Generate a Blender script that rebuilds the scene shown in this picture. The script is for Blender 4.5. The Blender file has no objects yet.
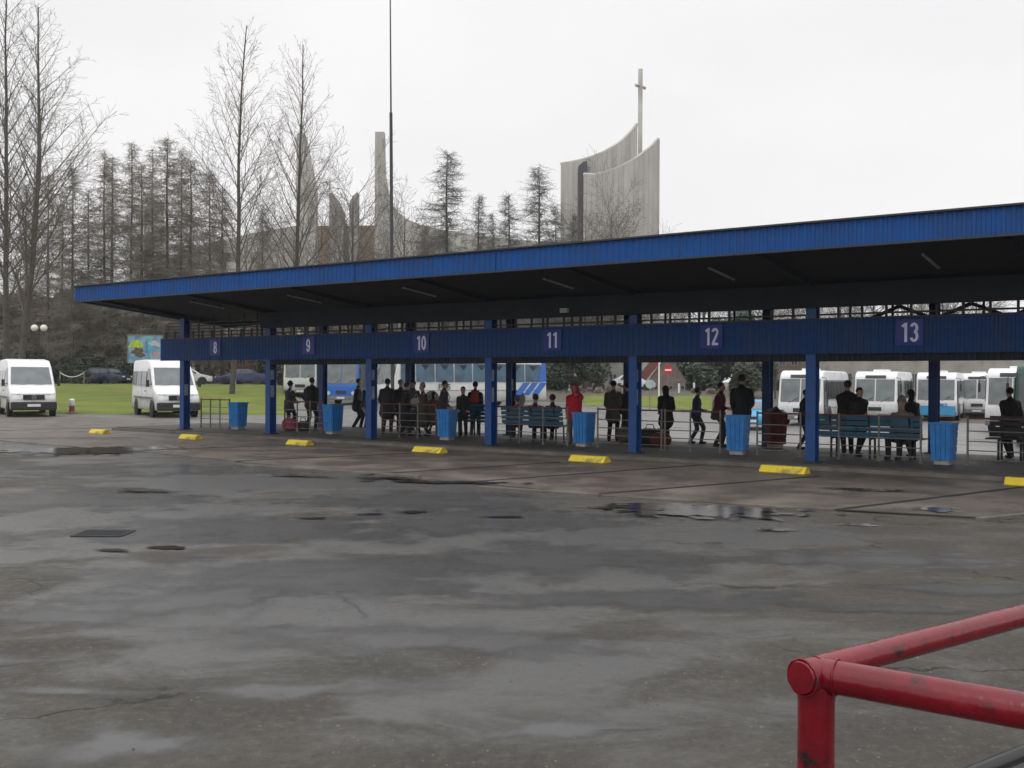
import bpy, bmesh, math, random
from mathutils import Vector, Matrix, noise
R = math.radians
random.seed(7)
scene = bpy.context.scene
COL = scene.collection
PI = math.pi

# ------------------------------------------------------------------ mesh builder
class MB:
    def __init__(s): s.v = []; s.f = []
    def add(s, vs, fs):
        n = len(s.v); s.v += [tuple(p) for p in vs]; s.f += [tuple(i + n for i in q) for q in fs]
        return s
    def box(s, c, d, rz=0.0, M=None):
        x, y, z = d[0] / 2, d[1] / 2, d[2] / 2
        vs = [Vector((a * x, b * y, e * z)) for e in (-1, 1) for b in (-1, 1) for a in (-1, 1)]
        if rz: m = Matrix.Rotation(rz, 3, 'Z'); vs = [m @ p for p in vs]
        if M: vs = [M @ p for p in vs]
        c = Vector(c); vs = [p + c for p in vs]
        return s.add(vs, [(0, 2, 3, 1), (4, 5, 7, 6), (0, 1, 5, 4), (2, 6, 7, 3), (0, 4, 6, 2), (1, 3, 7, 5)])
    def tube(s, pts, rad, n=8, cap=True, phase=0.0):
        pts = [Vector(p) for p in pts]
        if not hasattr(rad, '__len__'): rad = [rad] * len(pts)
        base = len(s.v)
        ref = None
        for i, p in enumerate(pts):
            if i == 0: d = pts[1] - p
            elif i == len(pts) - 1: d = p - pts[i - 1]
            else: d = pts[i + 1] - pts[i - 1]
            if d.length < 1e-9: d = Vector((0, 0, 1))
            d.normalize()
            if ref is None:
                ref = Vector((1, 0, 0)) if abs(d.x) < .8 else Vector((0, 1, 0))
            u = (ref - d * ref.dot(d))
            if u.length < 1e-6: u = d.orthogonal()
            u.normalize(); w = d.cross(u); ref = u
            r = rad[i]
            for k in range(n):
                a = 2 * PI * k / n + phase
                s.v.append(tuple(p + (u * math.cos(a) + w * math.sin(a)) * r))
        for i in range(len(pts) - 1):
            for k in range(n):
                a = base + i * n + k; b = base + i * n + (k + 1) % n
                s.f.append((a, b, b + n, a + n))
        if cap:
            s.f.append(tuple(base + k for k in reversed(range(n))))
            s.f.append(tuple(base + (len(pts) - 1) * n + k for k in range(n)))
        return s
    def prism(s, poly, axis, a, b):
        """poly: list of 2D points; extruded from a to b along axis ('x': pts are (y,z); 'y': (x,z); 'z': (x,y))"""
        n = len(poly)
        def P(p, t):
            if axis == 'x': return (t, p[0], p[1])
            if axis == 'y': return (p[0], t, p[1])
            return (p[0], p[1], t)
        vs = [P(p, a) for p in poly] + [P(p, b) for p in poly]
        fs = [tuple(range(n)), tuple(range(2 * n - 1, n - 1, -1))] + [(i, i + n, (i + 1) % n + n, (i + 1) % n) for i in range(n)]
        return s.add(vs, fs)
    def slab(s, quad, t):
        """thin slab from a planar polygon (list of 3D pts), thickened by t along its normal"""
        q = [Vector(p) for p in quad]; n = len(q)
        nrm = (q[1] - q[0]).cross(q[2] - q[0]).normalized() * t
        vs = q + [p + nrm for p in q]
        fs = [tuple(range(n - 1, -1, -1)), tuple(range(n, 2 * n))] + [(i, (i + 1) % n, (i + 1) % n + n, i + n) for i in range(n)]
        return s.add(vs, fs)
    def lathe(s, prof, c, axis='z', n=16):
        """prof: list of (r, h)"""
        base = len(s.v); c = Vector(c)
        for r, h in prof:
            for k in range(n):
                a = 2 * PI * k / n
                p = (r * math.cos(a), r * math.sin(a), h)
                if axis == 'x': p = (h, p[0], p[1])
                elif axis == 'y': p = (p[0], h, p[1])
                s.v.append(tuple(c + Vector(p)))
        for i in range(len(prof) - 1):
            for k in range(n):
                a = base + i * n + k; b = base + i * n + (k + 1) % n
                s.f.append((a, b, b + n, a + n))
        s.f.append(tuple(base + k for k in reversed(range(n))))
        s.f.append(tuple(base + (len(prof) - 1) * n + k for k in range(n)))
        return s
    def sphere(s, c, r, n=10, sx=1, sy=1, sz=1):
        m = max(4, n // 2 + 1); prof = []
        base = len(s.v); c = Vector(c)
        for i in range(1, m):
            t = PI * i / m
            for k in range(n):
                a = 2 * PI * k / n
                s.v.append((c.x + sx * r * math.sin(t) * math.cos(a), c.y + sy * r * math.sin(t) * math.sin(a), c.z - sz * r * math.cos(t)))
        b0 = len(s.v); s.v.append((c.x, c.y, c.z - sz * r)); s.v.append((c.x, c.y, c.z + sz * r))
        for i in range(m - 2):
            for k in range(n):
                a = base + i * n + k; b = base + i * n + (k + 1) % n
                s.f.append((a, b, b + n, a + n))
        for k in range(n):
            s.f.append((b0, base + (k + 1) % n, base + k))
            l = base + (m - 2) * n
            s.f.append((b0 + 1, l + k, l + (k + 1) % n))
        return s
    def mesh(s, name):
        me = bpy.data.meshes.new(name); me.from_pydata(s.v, [], s.f); me.update()
        return me
    def build(s, name, mat, parent=None, smooth=False, bevel=0.0, seg=2, fix=True):
        me = s.mesh(name)
        if bevel or fix:
            bm = bmesh.new(); bm.from_mesh(me)
            if fix: bmesh.ops.recalc_face_normals(bm, faces=bm.faces)
            if bevel:
                es = [e for e in bm.edges if e.is_manifold and e.calc_face_angle(0) > .5]
                bmesh.ops.bevel(bm, geom=es, offset=bevel, segments=seg, profile=.6, affect='EDGES', clamp_overlap=True)
            bm.to_mesh(me); bm.free()
        if smooth:
            for p in me.polygons: p.use_smooth = True
            me.set_sharp_from_angle(angle=R(42))
        o = bpy.data.objects.new(name, me); COL.objects.link(o)
        if mat is not None: me.materials.append(mat)
        if parent is not None: o.parent = parent
        return o

def tag(o, label=None, cat=None, group=None, kind=None):
    if label: o['label'] = label
    if cat: o['category'] = cat
    if group: o['group'] = group
    if kind: o['kind'] = kind
    return o
def thing(name, label, cat, loc=(0, 0, 0), rz=0.0, group=None):
    o = bpy.data.objects.new(name, None); COL.objects.link(o)
    o.location = loc; o.rotation_euler = (0, 0, rz); o.empty_display_size = .2
    return tag(o, label, cat, group)
def kids(o): return [c for c in bpy.data.objects if c.parent == o]
def copy_tree(o, parent=None, loc=None, rz=None, label=None, scale=None):
    c = o.copy(); COL.objects.link(c)
    if parent is not None: c.parent = parent
    if loc is not None: c.location = loc
    if rz is not None: c.rotation_euler = (0, 0, rz)
    if scale is not None: c.scale = (scale,) * 3 if not hasattr(scale, '__len__') else scale
    if label: c['label'] = label
    for ch in kids(o): copy_tree(ch, c)
    return c

# ------------------------------------------------------------------ materials
def newmat(name):
    m = bpy.data.materials.new(name); m.use_nodes = True
    nt = m.node_tree; b = nt.nodes['Principled BSDF']
    return m, nt, b
def mat(name, col, rough=.6, var=.25, scale=3.0, metal=0.0, bump=0.0, bscale=40.0, dirt=None, dscale=1.2, spec=.5, dthr=.55, rvar=.1, streak=0.0, grime=None, gz=(.35, 1.1)):
    m, nt, b = newmat(name); N = nt.nodes; L = nt.links
    tc = N.new('ShaderNodeTexCoord')
    n1 = N.new('ShaderNodeTexNoise'); n1.inputs['Scale'].default_value = scale; n1.inputs['Detail'].default_value = 6
    L.new(tc.outputs['Object'], n1.inputs['Vector'])
    mp = N.new('ShaderNodeMapRange'); mp.inputs[1].default_value = .3; mp.inputs[2].default_value = .7
    mp.inputs[3].default_value = 1 - var; mp.inputs[4].default_value = 1 + var
    L.new(n1.outputs['Fac'], mp.inputs[0])
    mx = N.new('ShaderNodeMix'); mx.data_type = 'RGBA'; mx.blend_type = 'MULTIPLY'; mx.inputs[0].default_value = 1
    mx.inputs[6].default_value = (*col, 1); L.new(mp.outputs[0], mx.inputs[7])
    out = mx.outputs[2]
    if dirt:
        n2 = N.new('ShaderNodeTexNoise'); n2.inputs['Scale'].default_value = dscale; n2.inputs['Detail'].default_value = 8
        n2.inputs['Roughness'].default_value = .65
        L.new(tc.outputs['Object'], n2.inputs['Vector'])
        m2 = N.new('ShaderNodeMapRange'); m2.inputs[1].default_value = dthr; m2.inputs[2].default_value = dthr + .12
        L.new(n2.outputs['Fac'], m2.inputs[0])
        x2 = N.new('ShaderNodeMix'); x2.data_type = 'RGBA'; L.new(m2.outputs[0], x2.inputs[0])
        L.new(out, x2.inputs[6]); x2.inputs[7].default_value = (*dirt, 1); out = x2.outputs[2]
    if streak:
        ms = N.new('ShaderNodeMapping'); ms.inputs['Scale'].default_value = (5, 5, .5); L.new(tc.outputs['Object'], ms.inputs[0])
        n4 = N.new('ShaderNodeTexNoise'); n4.inputs['Scale'].default_value = 1.3; n4.inputs['Detail'].default_value = 6; n4.inputs['Roughness'].default_value = .7; L.new(ms.outputs[0], n4.inputs['Vector'])
        m4 = N.new('ShaderNodeMapRange'); m4.inputs[1].default_value = .45; m4.inputs[2].default_value = .75; m4.inputs[3].default_value = 0; m4.inputs[4].default_value = streak; L.new(n4.outputs['Fac'], m4.inputs[0])
        x4 = N.new('ShaderNodeMix'); x4.data_type = 'RGBA'; L.new(m4.outputs[0], x4.inputs[0]); L.new(out, x4.inputs[6]); x4.inputs[7].default_value = (.03, .035, .04, 1); out = x4.outputs[2]
    if grime:
        sp5 = N.new('ShaderNodeSeparateXYZ'); L.new(tc.outputs['Object'], sp5.inputs[0])
        n5 = N.new('ShaderNodeTexNoise'); n5.inputs['Scale'].default_value = 5; n5.inputs['Detail'].default_value = 6; L.new(tc.outputs['Object'], n5.inputs['Vector'])
        a5 = N.new('ShaderNodeMath'); a5.operation = 'MULTIPLY_ADD'; L.new(n5.outputs['Fac'], a5.inputs[0]); a5.inputs[1].default_value = -.7; L.new(sp5.outputs[2], a5.inputs[2])
        m5 = N.new('ShaderNodeMapRange'); m5.inputs[1].default_value = gz[0] - .35; m5.inputs[2].default_value = gz[1] - .35; m5.inputs[3].default_value = .75; m5.inputs[4].default_value = 0; L.new(a5.outputs[0], m5.inputs[0])
        x5 = N.new('ShaderNodeMix'); x5.data_type = 'RGBA'; L.new(m5.outputs[0], x5.inputs[0]); L.new(out, x5.inputs[6]); x5.inputs[7].default_value = (*grime, 1); out = x5.outputs[2]
    L.new(out, b.inputs['Base Color'])
    mr = N.new('ShaderNodeMapRange'); mr.inputs[1].default_value = .3; mr.inputs[2].default_value = .7
    mr.inputs[3].default_value = max(0.02, rough - rvar); mr.inputs[4].default_value = min(1, rough + rvar)
    L.new(n1.outputs['Fac'], mr.inputs[0]); L.new(mr.outputs[0], b.inputs['Roughness'])
    b.inputs['Metallic'].default_value = metal
    b.inputs['Specular IOR Level'].default_value = spec
    if bump:
        n3 = N.new('ShaderNodeTexNoise'); n3.inputs['Scale'].default_value = bscale; n3.inputs['Detail'].default_value = 4
        L.new(tc.outputs['Object'], n3.inputs['Vector'])
        bp = N.new('ShaderNodeBump'); bp.inputs['Strength'].default_value = bump; bp.inputs['Distance'].default_value = .02
        L.new(n3.outputs['Fac'], bp.inputs['Height']); L.new(bp.outputs[0], b.inputs['Normal'])
    return m

M = {}
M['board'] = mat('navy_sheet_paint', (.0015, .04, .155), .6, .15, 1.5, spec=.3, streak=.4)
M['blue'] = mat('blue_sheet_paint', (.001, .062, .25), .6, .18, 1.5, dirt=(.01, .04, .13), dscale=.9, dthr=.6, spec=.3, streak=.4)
M['post'] = mat('blue_post_paint', (.003, .055, .23), .5, .2, 4, dirt=(.01, .02, .05), dscale=3, dthr=.58)
M['edge'] = mat('dark_trim_metal', (.03, .032, .035), .6)
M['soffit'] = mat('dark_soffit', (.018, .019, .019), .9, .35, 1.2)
M['steel_dark'] = mat('dark_girder', (.008, .012, .018), .8, .3, 3)
M['purple'] = mat('number_plate_violet', (.008, .02, .2), .5, .1)
M['numwhite'] = mat('number_white', (.6, .66, .8), .5, .08)
M['tubegrey'] = mat('lamp_cover_grey', (.32, .33, .33), .4, .1)
M['paper'] = mat('notice_paper', (.42, .46, .5), .7, .3, 9)
M['yellow'] = mat('yellow_paint', (.72, .56, .03), .65, .18, 3, dirt=(.3, .24, .06), dscale=2.2, dthr=.5, bump=.3)
M['binblue'] = mat('bin_blue_plastic', (.02, .22, .6), .45, .2, 4, dirt=(.02, .06, .15), dscale=4, dthr=.6)
M['binedge'] = mat('bin_dark_frame', (.03, .05, .08), .6)
M['concrete'] = mat('concrete_pale', (.34, .33, .31), .85, .2, 4, bump=.3)
M['rail'] = mat('galvanised_rail', (.2, .195, .185), .6, .3, 6, metal=.2, dirt=(.08, .05, .035), dscale=5, dthr=.55)
M['railred'] = mat('red_oxide_rail', (.13, .045, .04), .7, .4, 6)
M['bench'] = mat('bench_teal_paint', (.012, .09, .16), .5, .3, 4, dirt=(.02, .03, .04), dscale=3)
M['benchdark'] = mat('bench_dark_wood', (.03, .03, .035), .6, .3, 4)
M['iron'] = mat('cast_iron_dark', (.02, .022, .024), .6)
M['white'] = mat('white_vehicle_paint', (.78, .79, .8), .35, .05, 2, dirt=(.5, .49, .46), dscale=2.2, dthr=.62, grime=(.2, .19, .17))
M['cream'] = mat('offwhite_vehicle_paint', (.66, .67, .65), .4, .06, 2, dirt=(.42, .41, .38), dscale=1.7, dthr=.6, grime=(.2, .19, .17))
M['busblue'] = mat('bus_blue_paint', (.03, .14, .5), .35, .1, 2)
M['cyan'] = mat('bus_cyan_paint', (.04, .3, .55), .4, .1, 2)
M['darkblue'] = mat('dark_blue_car_paint', (.012, .018, .045), .3, .1)
M['midblue'] = mat('blue_car_paint', (.025, .035, .11), .3, .1)
M['silver'] = mat('silver_car_paint', (.55, .56, .58), .3, .05, metal=.2)
M['green_dark'] = mat('dark_green_paint', (.01, .05, .04), .35, .1)
M['glass'] = mat('vehicle_glass', (.045, .055, .06), .08, .3, 1.5, rvar=.03, spec=.8)
M['glass2'] = mat('vehicle_glass_pale', (.13, .15, .155), .12, .3, 1.5, rvar=.03, spec=.8)
M['glassblue'] = mat('coach_glass_blue', (.02, .08, .13), .12, .55, 1.3, rvar=.04, spec=.8)
M['rubber'] = mat('tyre_rubber', (.02, .02, .02), .8)
M['rim'] = mat('wheel_rim', (.35, .36, .37), .4, .1, metal=.4)
M['blackplastic'] = mat('black_plastic', (.025, .026, .028), .5)
M['greyplastic'] = mat('grey_plastic', (.16, .165, .17), .6)
M['lampglass'] = mat('headlamp_glass', (.55, .58, .6), .12, .1, spec=.8)
M['redlamp'] = mat('tail_lamp_red', (.4, .02, .02), .2)
M['plate'] = mat('number_plate_white', (.7, .7, .68), .5, .05)
M['red'] = mat('glossy_red_paint', (.17, .004, .012), .22, .25, 9, dirt=(.018, .012, .012), dscale=16, dthr=.565, bump=.12, bscale=35)
M['blackrail'] = mat('black_rail_paint', (.015, .015, .017), .35)
M['greyrail'] = mat('worn_steel_rail', (.3, .3, .32), .4, .3, 10, metal=.5)
M['bark'] = mat('grey_bark', (.08, .07, .06), .9, .35, 6, bump=.5, bscale=25)
M['bark_dark'] = mat('dark_bark', (.085, .075, .063), .9, .35, 6)
M['twig'] = mat('bare_twigs', (.13, .112, .1), .9, .3, .6)
M['twig_grey'] = mat('grey_brown_twigs', (.23, .205, .175), .9, .4, .5)
M['spruce'] = mat('grey_green_needles', (.16, .165, .15), .85, .4, 1.5)
M['hedge'] = mat('dark_evergreen_leaves', (.042, .062, .04), .7, .5, 1.2)
M['hedge2'] = mat('dull_green_leaves', (.05, .062, .035), .7, .5, 1.2)
M['brush'] = mat('brown_brushwood', (.25, .21, .175), .9, .4, 1.0)
M['mast'] = mat('mast_steel', (.04, .042, .045), .6)
M['brick'] = mat('orange_brick', (.3, .1, .06), .85, .25, 5, bump=.2)
M['redroof'] = mat('red_roof_tiles', (.28, .07, .06), .8, .3, 4)
M['render'] = mat('cream_render', (.42, .38, .3), .9, .15, 1)
M['rendergrey'] = mat('grey_render', (.3, .29, .26), .9, .18, .8, dirt=(.2, .19, .17), dscale=.6)
M['window'] = mat('window_glass_dark', (.05, .06, .07), .15, .3, .8, rvar=.05)
M['signred'] = mat('sign_red', (.5, .02, .03), .5)
M['signwhite'] = mat('sign_white', (.75, .75, .73), .5, .05)
M['signgrey'] = mat('sign_back_grey', (.35, .45, .43), .5)
M['globe'] = mat('lamp_globe_white', (.75, .74, .72), .35, .05)
M['church_wood'] = mat('church_brown_panels', (.36, .27, .18), .85, .2, .3)

def board_concrete():
    m, nt, b = newmat('board_marked_concrete'); N = nt.nodes; L = nt.links
    tc = N.new('ShaderNodeTexCoord'); sp = N.new('ShaderNodeSeparateXYZ'); L.new(tc.outputs['Object'], sp.inputs[0])
    def stripe(period, width):
        a = N.new('ShaderNodeMath'); a.operation = 'DIVIDE'; L.new(sp.outputs[0], a.inputs[0]); a.inputs[1].default_value = period
        f = N.new('ShaderNodeMath'); f.operation = 'FRACT'; L.new(a.outputs[0], f.inputs[0])
        l = N.new('ShaderNodeMath'); l.operation = 'LESS_THAN'; L.new(f.outputs[0], l.inputs[0]); l.inputs[1].default_value = width
        fl = N.new('ShaderNodeMath'); fl.operation = 'FLOOR'; L.new(a.outputs[0], fl.inputs[0])
        return l, fl
    s, fl = stripe(.75, .12)
    wn = N.new('ShaderNodeTexWhiteNoise'); wn.noise_dimensions = '1D'; L.new(fl.outputs[0], wn.inputs['W'])
    n1 = N.new('ShaderNodeTexNoise'); n1.inputs['Scale'].default_value = .35; n1.inputs['Detail'].default_value = 8
    mp0 = N.new('ShaderNodeMapping'); mp0.inputs['Scale'].default_value = (3, 3, .6); L.new(tc.outputs['Object'], mp0.inputs[0]); L.new(mp0.outputs[0], n1.inputs['Vector'])
    cr = N.new('ShaderNodeValToRGB'); cr.color_ramp.elements[0].position = .3; cr.color_ramp.elements[0].color = (.36, .35, .315, 1)
    cr.color_ramp.elements[1].position = .7; cr.color_ramp.elements[1].color = (.46, .45, .41, 1); L.new(n1.outputs['Fac'], cr.inputs[0])
    v = N.new('ShaderNodeMapRange'); v.inputs[3].default_value = .93; v.inputs[4].default_value = 1.05; L.new(wn.outputs['Value'], v.inputs[0])
    x = N.new('ShaderNodeMix'); x.data_type = 'RGBA'; x.blend_type = 'MULTIPLY'; x.inputs[0].default_value = 1; L.new(cr.outputs[0], x.inputs[6]); L.new(v.outputs[0], x.inputs[7])
    x2 = N.new('ShaderNodeMix'); x2.data_type = 'RGBA'; x2.blend_type = 'MULTIPLY'; L.new(s.outputs[0], x2.inputs[0]); L.new(x.outputs[2], x2.inputs[6]); x2.inputs[7].default_value = (.78, .78, .78, 1)
    L.new(x2.outputs[2], b.inputs['Base Color']); b.inputs['Roughness'].default_value = .9
    return m
M['church'] = board_concrete()
M['church_grey'] = mat('weathered_grey_concrete', (.48, .465, .43), .9, .2, .4)

def ground_mat():
    m, nt, b = newmat('wet_asphalt'); N = nt.nodes; L = nt.links
    g = N.new('ShaderNodeNewGeometry')
    def nz(scale, detail, rough=.55, sc=(1, 1, 1), dist=0.0):
        mp = N.new('ShaderNodeMapping'); mp.inputs['Scale'].default_value = sc; L.new(g.outputs['Position'], mp.inputs[0])
        n = N.new('ShaderNodeTexNoise'); n.inputs['Scale'].default_value = scale; n.inputs['Detail'].default_value = detail
        n.inputs['Roughness'].default_value = rough; n.inputs['Distortion'].default_value = dist
        L.new(mp.outputs[0], n.inputs['Vector']); return n.outputs['Fac']
    def mr(x, a, bb, c, d, smooth=True):
        q = N.new('ShaderNodeMapRange'); q.inputs[1].default_value = a; q.inputs[2].default_value = bb; q.inputs[3].default_value = c; q.inputs[4].default_value = d
        if smooth: q.interpolation_type = 'SMOOTHSTEP'
        L.new(x, q.inputs[0]); return q.outputs[0]
    def mth(op, a, bb):
        q = N.new('ShaderNodeMath'); q.operation = op
        for i, t in ((0, a), (1, bb)):
            if isinstance(t, (int, float)): q.inputs[i].default_value = t
            else: L.new(t, q.inputs[i])
        return q.outputs[0]
    def mix(f, a, bb, mode='MIX'):
        q = N.new('ShaderNodeMix'); q.data_type = 'RGBA'; q.blend_type = mode
        for i, t in ((0, f), (6, a), (7, bb)):
            if isinstance(t, (int, float)): q.inputs[i].default_value = t
            elif isinstance(t, tuple): q.inputs[i].default_value = (*t, 1)
            else: L.new(t, q.inputs[i])
        return q.outputs[2]
    big = nz(.16, 5, .55, (1, 1.5, 1), .6)
    mid = nz(.8, 7, .62, (1, 1.6, 1), .5)
    fine = nz(14, 8, .78)
    grit = nz(110, 4, .85)
    wet = mth('ADD', mth('MULTIPLY', big, .62), mth('MULTIPLY', mid, .38))
    # the lot is wettest in its middle, drier close to the camera and along the bays
    sp = N.new('ShaderNodeSeparateXYZ'); L.new(g.outputs['Position'], sp.inputs[0])
    near = mr(sp.outputs[1], 3.0, 9.5, -.07, .03)
    right = mr(sp.outputs[0], -1.0, 8.0, .0, -.05)
    # distance from the platform line
    wl = mth('ADD', mth('MULTIPLY', mth('ADD', sp.outputs[0], 10.4), .5765), mth('MULTIPLY', mth('ADD', sp.outputs[1], -31.8), .817))
    bay = mr(wl, -7.5, -4.5, .0, -.10)
    wet = mth('ADD', mth('ADD', wet, near), mth('ADD', right, bay))
    wm = mr(wet, .455, .545, 0, 1)
    base = mix(mr(mid, .3, .7, 0, 1), (.054, .05, .044), (.09, .084, .074))
    base = mix(mr(big, .4, .62, 0, .6), base, (.074, .071, .066))
    base = mix(mr(grit, .56, .66, 0, .6), base, (.19, .175, .15))
    base = mix(mr(fine, .5, .3, 0, .6), base, (.15, .138, .118))
    base = mix(mr(fine, .54, .68, 0, .75), base, (.045, .042, .038))
    base = mix(bay if False else mr(wl, -7.5, -3, 0, .45), base, (.16, .135, .11))
    base = mix(mth('MULTIPLY', wm, .7), base, (.092, .091, .09))
    vo = N.new('ShaderNodeTexVoronoi'); vo.feature = 'DISTANCE_TO_EDGE'; vo.inputs['Scale'].default_value = .42
    vd = N.new('ShaderNodeMix'); vd.data_type = 'RGBA'; vd.blend_type = 'ADD'; vd.inputs[0].default_value = 1; L.new(g.outputs['Position'], vd.inputs[6])
    nc_ = N.new('ShaderNodeTexNoise'); nc_.inputs['Scale'].default_value = 1.7; nc_.inputs['Detail'].default_value = 6; L.new(g.outputs['Position'], nc_.inputs['Vector']); L.new(nc_.outputs['Color'], vd.inputs[7]); L.new(vd.outputs[2], vo.inputs['Vector'])
    crk = mth('MULTIPLY', mr(vo.outputs['Distance'], .004, .011, 1, 0), mr(nz(.5, 2), .5, .56, 0, 1))
    base = mix(mth('MULTIPLY', crk, .75), base, (.015, .013, .011))
    L.new(base, b.inputs['Base Color'])
    ro = mth('ADD', mr(wm, 0, 1, .66, .34, False), mth('MULTIPLY', mth('SUBTRACT', fine, .5), .5))
    L.new(ro, b.inputs['Roughness'])
    b.inputs['IOR'].default_value = 1.4
    L.new(mr(wm, 0, 1, .22, .5, False), b.inputs['Specular IOR Level'])
    bp = N.new('ShaderNodeBump'); bp.inputs['Distance'].default_value = .01
    L.new(mr(wm, 0, 1, .8, .3, False), bp.inputs['Strength'])
    L.new(mth('ADD', mth('MULTIPLY', fine, .6), mth('MULTIPLY', grit, .5)), bp.inputs['Height'])
    L.new(bp.outputs[0], b.inputs['Normal'])
    return m
M['ground'] = ground_mat()
M['platform'] = mat('platform_asphalt', (.06, .055, .05), .7, .3, 2, bump=.3, dirt=(.09, .08, .07), dscale=1.5)
M['baypave'] = mat('bay_concrete_brown', (.125, .104, .087), .55, .35, .9, bump=.35, bscale=30, dirt=(.07, .06, .053), dscale=.8, dthr=.48, rvar=.2)
M['kerb'] = mat('kerb_concrete', (.13, .12, .105), .8, .3, 3, bump=.3)
M['joint'] = mat('tar_joint', (.02, .019, .018), .7, .3, 3)
M['backroad'] = mat('wet_back_road', (.17, .165, .155), .4, .2, .5, rvar=.15, dirt=(.1, .095, .09), dscale=.5)
M['lawn'] = mat('lawn_grass', (.12, .16, .008), .9, .35, .45, bump=.6, bscale=9, dirt=(.16, .15, .02), dscale=.25, dthr=.52)
def water_mat(film=False):
    m, nt, b = newmat('wet_film' if film else 'puddle_water'); N = nt.nodes; L = nt.links
    b.inputs['Base Color'].default_value = (.03, .027, .023, 1); b.inputs['Roughness'].default_value = .14; b.inputs['IOR'].default_value = 1.33; b.inputs['Specular IOR Level'].default_value = .28
    tc = N.new('ShaderNodeTexCoord'); n = N.new('ShaderNodeTexNoise'); n.inputs['Scale'].default_value = 3.5; L.new(tc.outputs['Object'], n.inputs['Vector'])
    bp = N.new('ShaderNodeBump'); bp.inputs['Strength'].default_value = .12; bp.inputs['Distance'].default_value = .01
    L.new(n.outputs['Fac'], bp.inputs['Height']); L.new(bp.outputs[0], b.inputs['Normal'])
    if film: b.inputs['Roughness'].default_value = .24; b.inputs['Base Color'].default_value = (.1, .099, .098, 1); b.inputs['Specular IOR Level'].default_value = .7
    at_ = N.new('ShaderNodeAttribute'); at_.attribute_name = 'depth'
    g = N.new('ShaderNodeNewGeometry'); n2 = N.new('ShaderNodeTexNoise'); n2.inputs['Scale'].default_value = 2.6 if not film else 1.6; n2.inputs['Detail'].default_value = 7; n2.inputs['Roughness'].default_value = .62
    L.new(g.outputs['Position'], n2.inputs['Vector'])
    ad = N.new('ShaderNodeMath'); ad.operation = 'MULTIPLY_ADD'; L.new(at_.outputs['Fac'], ad.inputs[0]); ad.inputs[1].default_value = .55; L.new(n2.outputs['Fac'], ad.inputs[2])
    mr_ = N.new('ShaderNodeMapRange'); mr_.interpolation_type = 'SMOOTHSTEP'; mr_.inputs[1].default_value = .72 if not film else .6; mr_.inputs[2].default_value = .84 if not film else .98; mr_.inputs[4].default_value = 1 if not film else .85
    L.new(ad.outputs[0], mr_.inputs[0]); L.new(mr_.outputs[0], b.inputs['Alpha'])
    return m
M['water'] = water_mat(); M['film'] = water_mat(True)
M['damp'] = mat('damp_asphalt', (.07, .063, .056), .38, .3, 3, rvar=.15, bump=.3)
M['wetpatch'] = mat('dark_wet_patch', (.025, .024, .022), .3, .3, 3)

# ------------------------------------------------------------------ camera
F = 1000.0; EYE = 1.77
cam = bpy.data.cameras.new('camera'); camo = bpy.data.objects.new('camera', cam); COL.objects.link(camo)
cam.sensor_width = 36; cam.lens = F * 36 / 1024; cam.clip_end = 3000; cam.clip_start = .05
ROLL = R(.283)
camo.matrix_world = Matrix.Translation((0, 0, EYE)) @ Matrix.Rotation(R(90 - .286), 4, 'X') @ Matrix.Rotation(ROLL, 4, 'Z')
scene.camera = camo
def hor(x): return 379 + (x - 512) * .00494
def X_at(x, Y): return (x - 512) / F * Y
def Z_at(x, y, Y): return EYE + (hor(x) - y) / F * Y
# canopy frame
E1 = Vector((.8171, -.5765, 0)); E2 = Vector((.5765, .8171, 0)); O0 = Vector((-10.4, 31.8, 0)); PLAT = .12
TH = math.atan2(-.5765, .8171)
def Lw(s, w, z=0.0): return O0 + E1 * s + E2 * w + Vector((0, 0, z))
def px_w(x, w):
    u = (x - 512) / F
    Y = (19.98 + w) / (.5765 * u + .8171)
    X = u * Y
    d = Vector((X, Y, 0)) - O0
    return d.dot(E1), Y
def ss(a, b, x):
    t = min(1, max(0, (x - a) / (b - a))); return t * t * (3 - 2 * t)
def gz(x, y):
    d = Vector((x, y, 0)) - O0; s = d.dot(E1); w = d.dot(E2)
    fall = -.65 * ss(5.5, 18, w) * ss(-8, 3, s)
    m = 1 - ss(0, 5, x + .25 * y)
    rise = 1.15 * ss(45.5, 86, y) * m
    rise2 = .75 * ss(68, 95, y) * (1 - m)
    return fall + rise + rise2

# ------------------------------------------------------------------ world and sun
world = bpy.data.worlds.new('World'); scene.world = world; world.use_nodes = True
nt = world.node_tree; N = nt.nodes; L = nt.links
for n in list(N): N.remove(n)
out = N.new('ShaderNodeOutputWorld'); bg = N.new('ShaderNodeBackground')
sky = N.new('ShaderNodeTexSky'); sky.sky_type = 'NISHITA'; sky.sun_disc = False
sky.sun_elevation = R(48); sky.sun_rotation = R(200); sky.air_density = 1; sky.dust_density = 3
bg1 = N.new('ShaderNodeMix'); bg1.data_type = 'RGBA'
tc = N.new('ShaderNodeTexCoord'); mp = N.new('ShaderNodeMapping'); mp.inputs['Scale'].default_value = (1, 1, 2.2)
L.new(tc.outputs['Generated'], mp.inputs[0])
nn = N.new('ShaderNodeTexNoise'); nn.inputs['Scale'].default_value = 2.0; nn.inputs['Detail'].default_value = 4; nn.inputs['Roughness'].default_value = .5
L.new(mp.outputs[0], nn.inputs['Vector'])
cr = N.new('ShaderNodeValToRGB'); cr.color_ramp.elements[0].position = .33; cr.color_ramp.elements[1].position = .6
CL = 10.0
cr.color_ramp.elements[0].color = (.88 * CL, .885 * CL, .895 * CL, 1); cr.color_ramp.elements[1].color = (.99 * CL, .975 * CL, .98 * CL, 1)
L.new(nn.outputs['Fac'], cr.inputs[0])
bg1.inputs[0].default_value = .985
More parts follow.
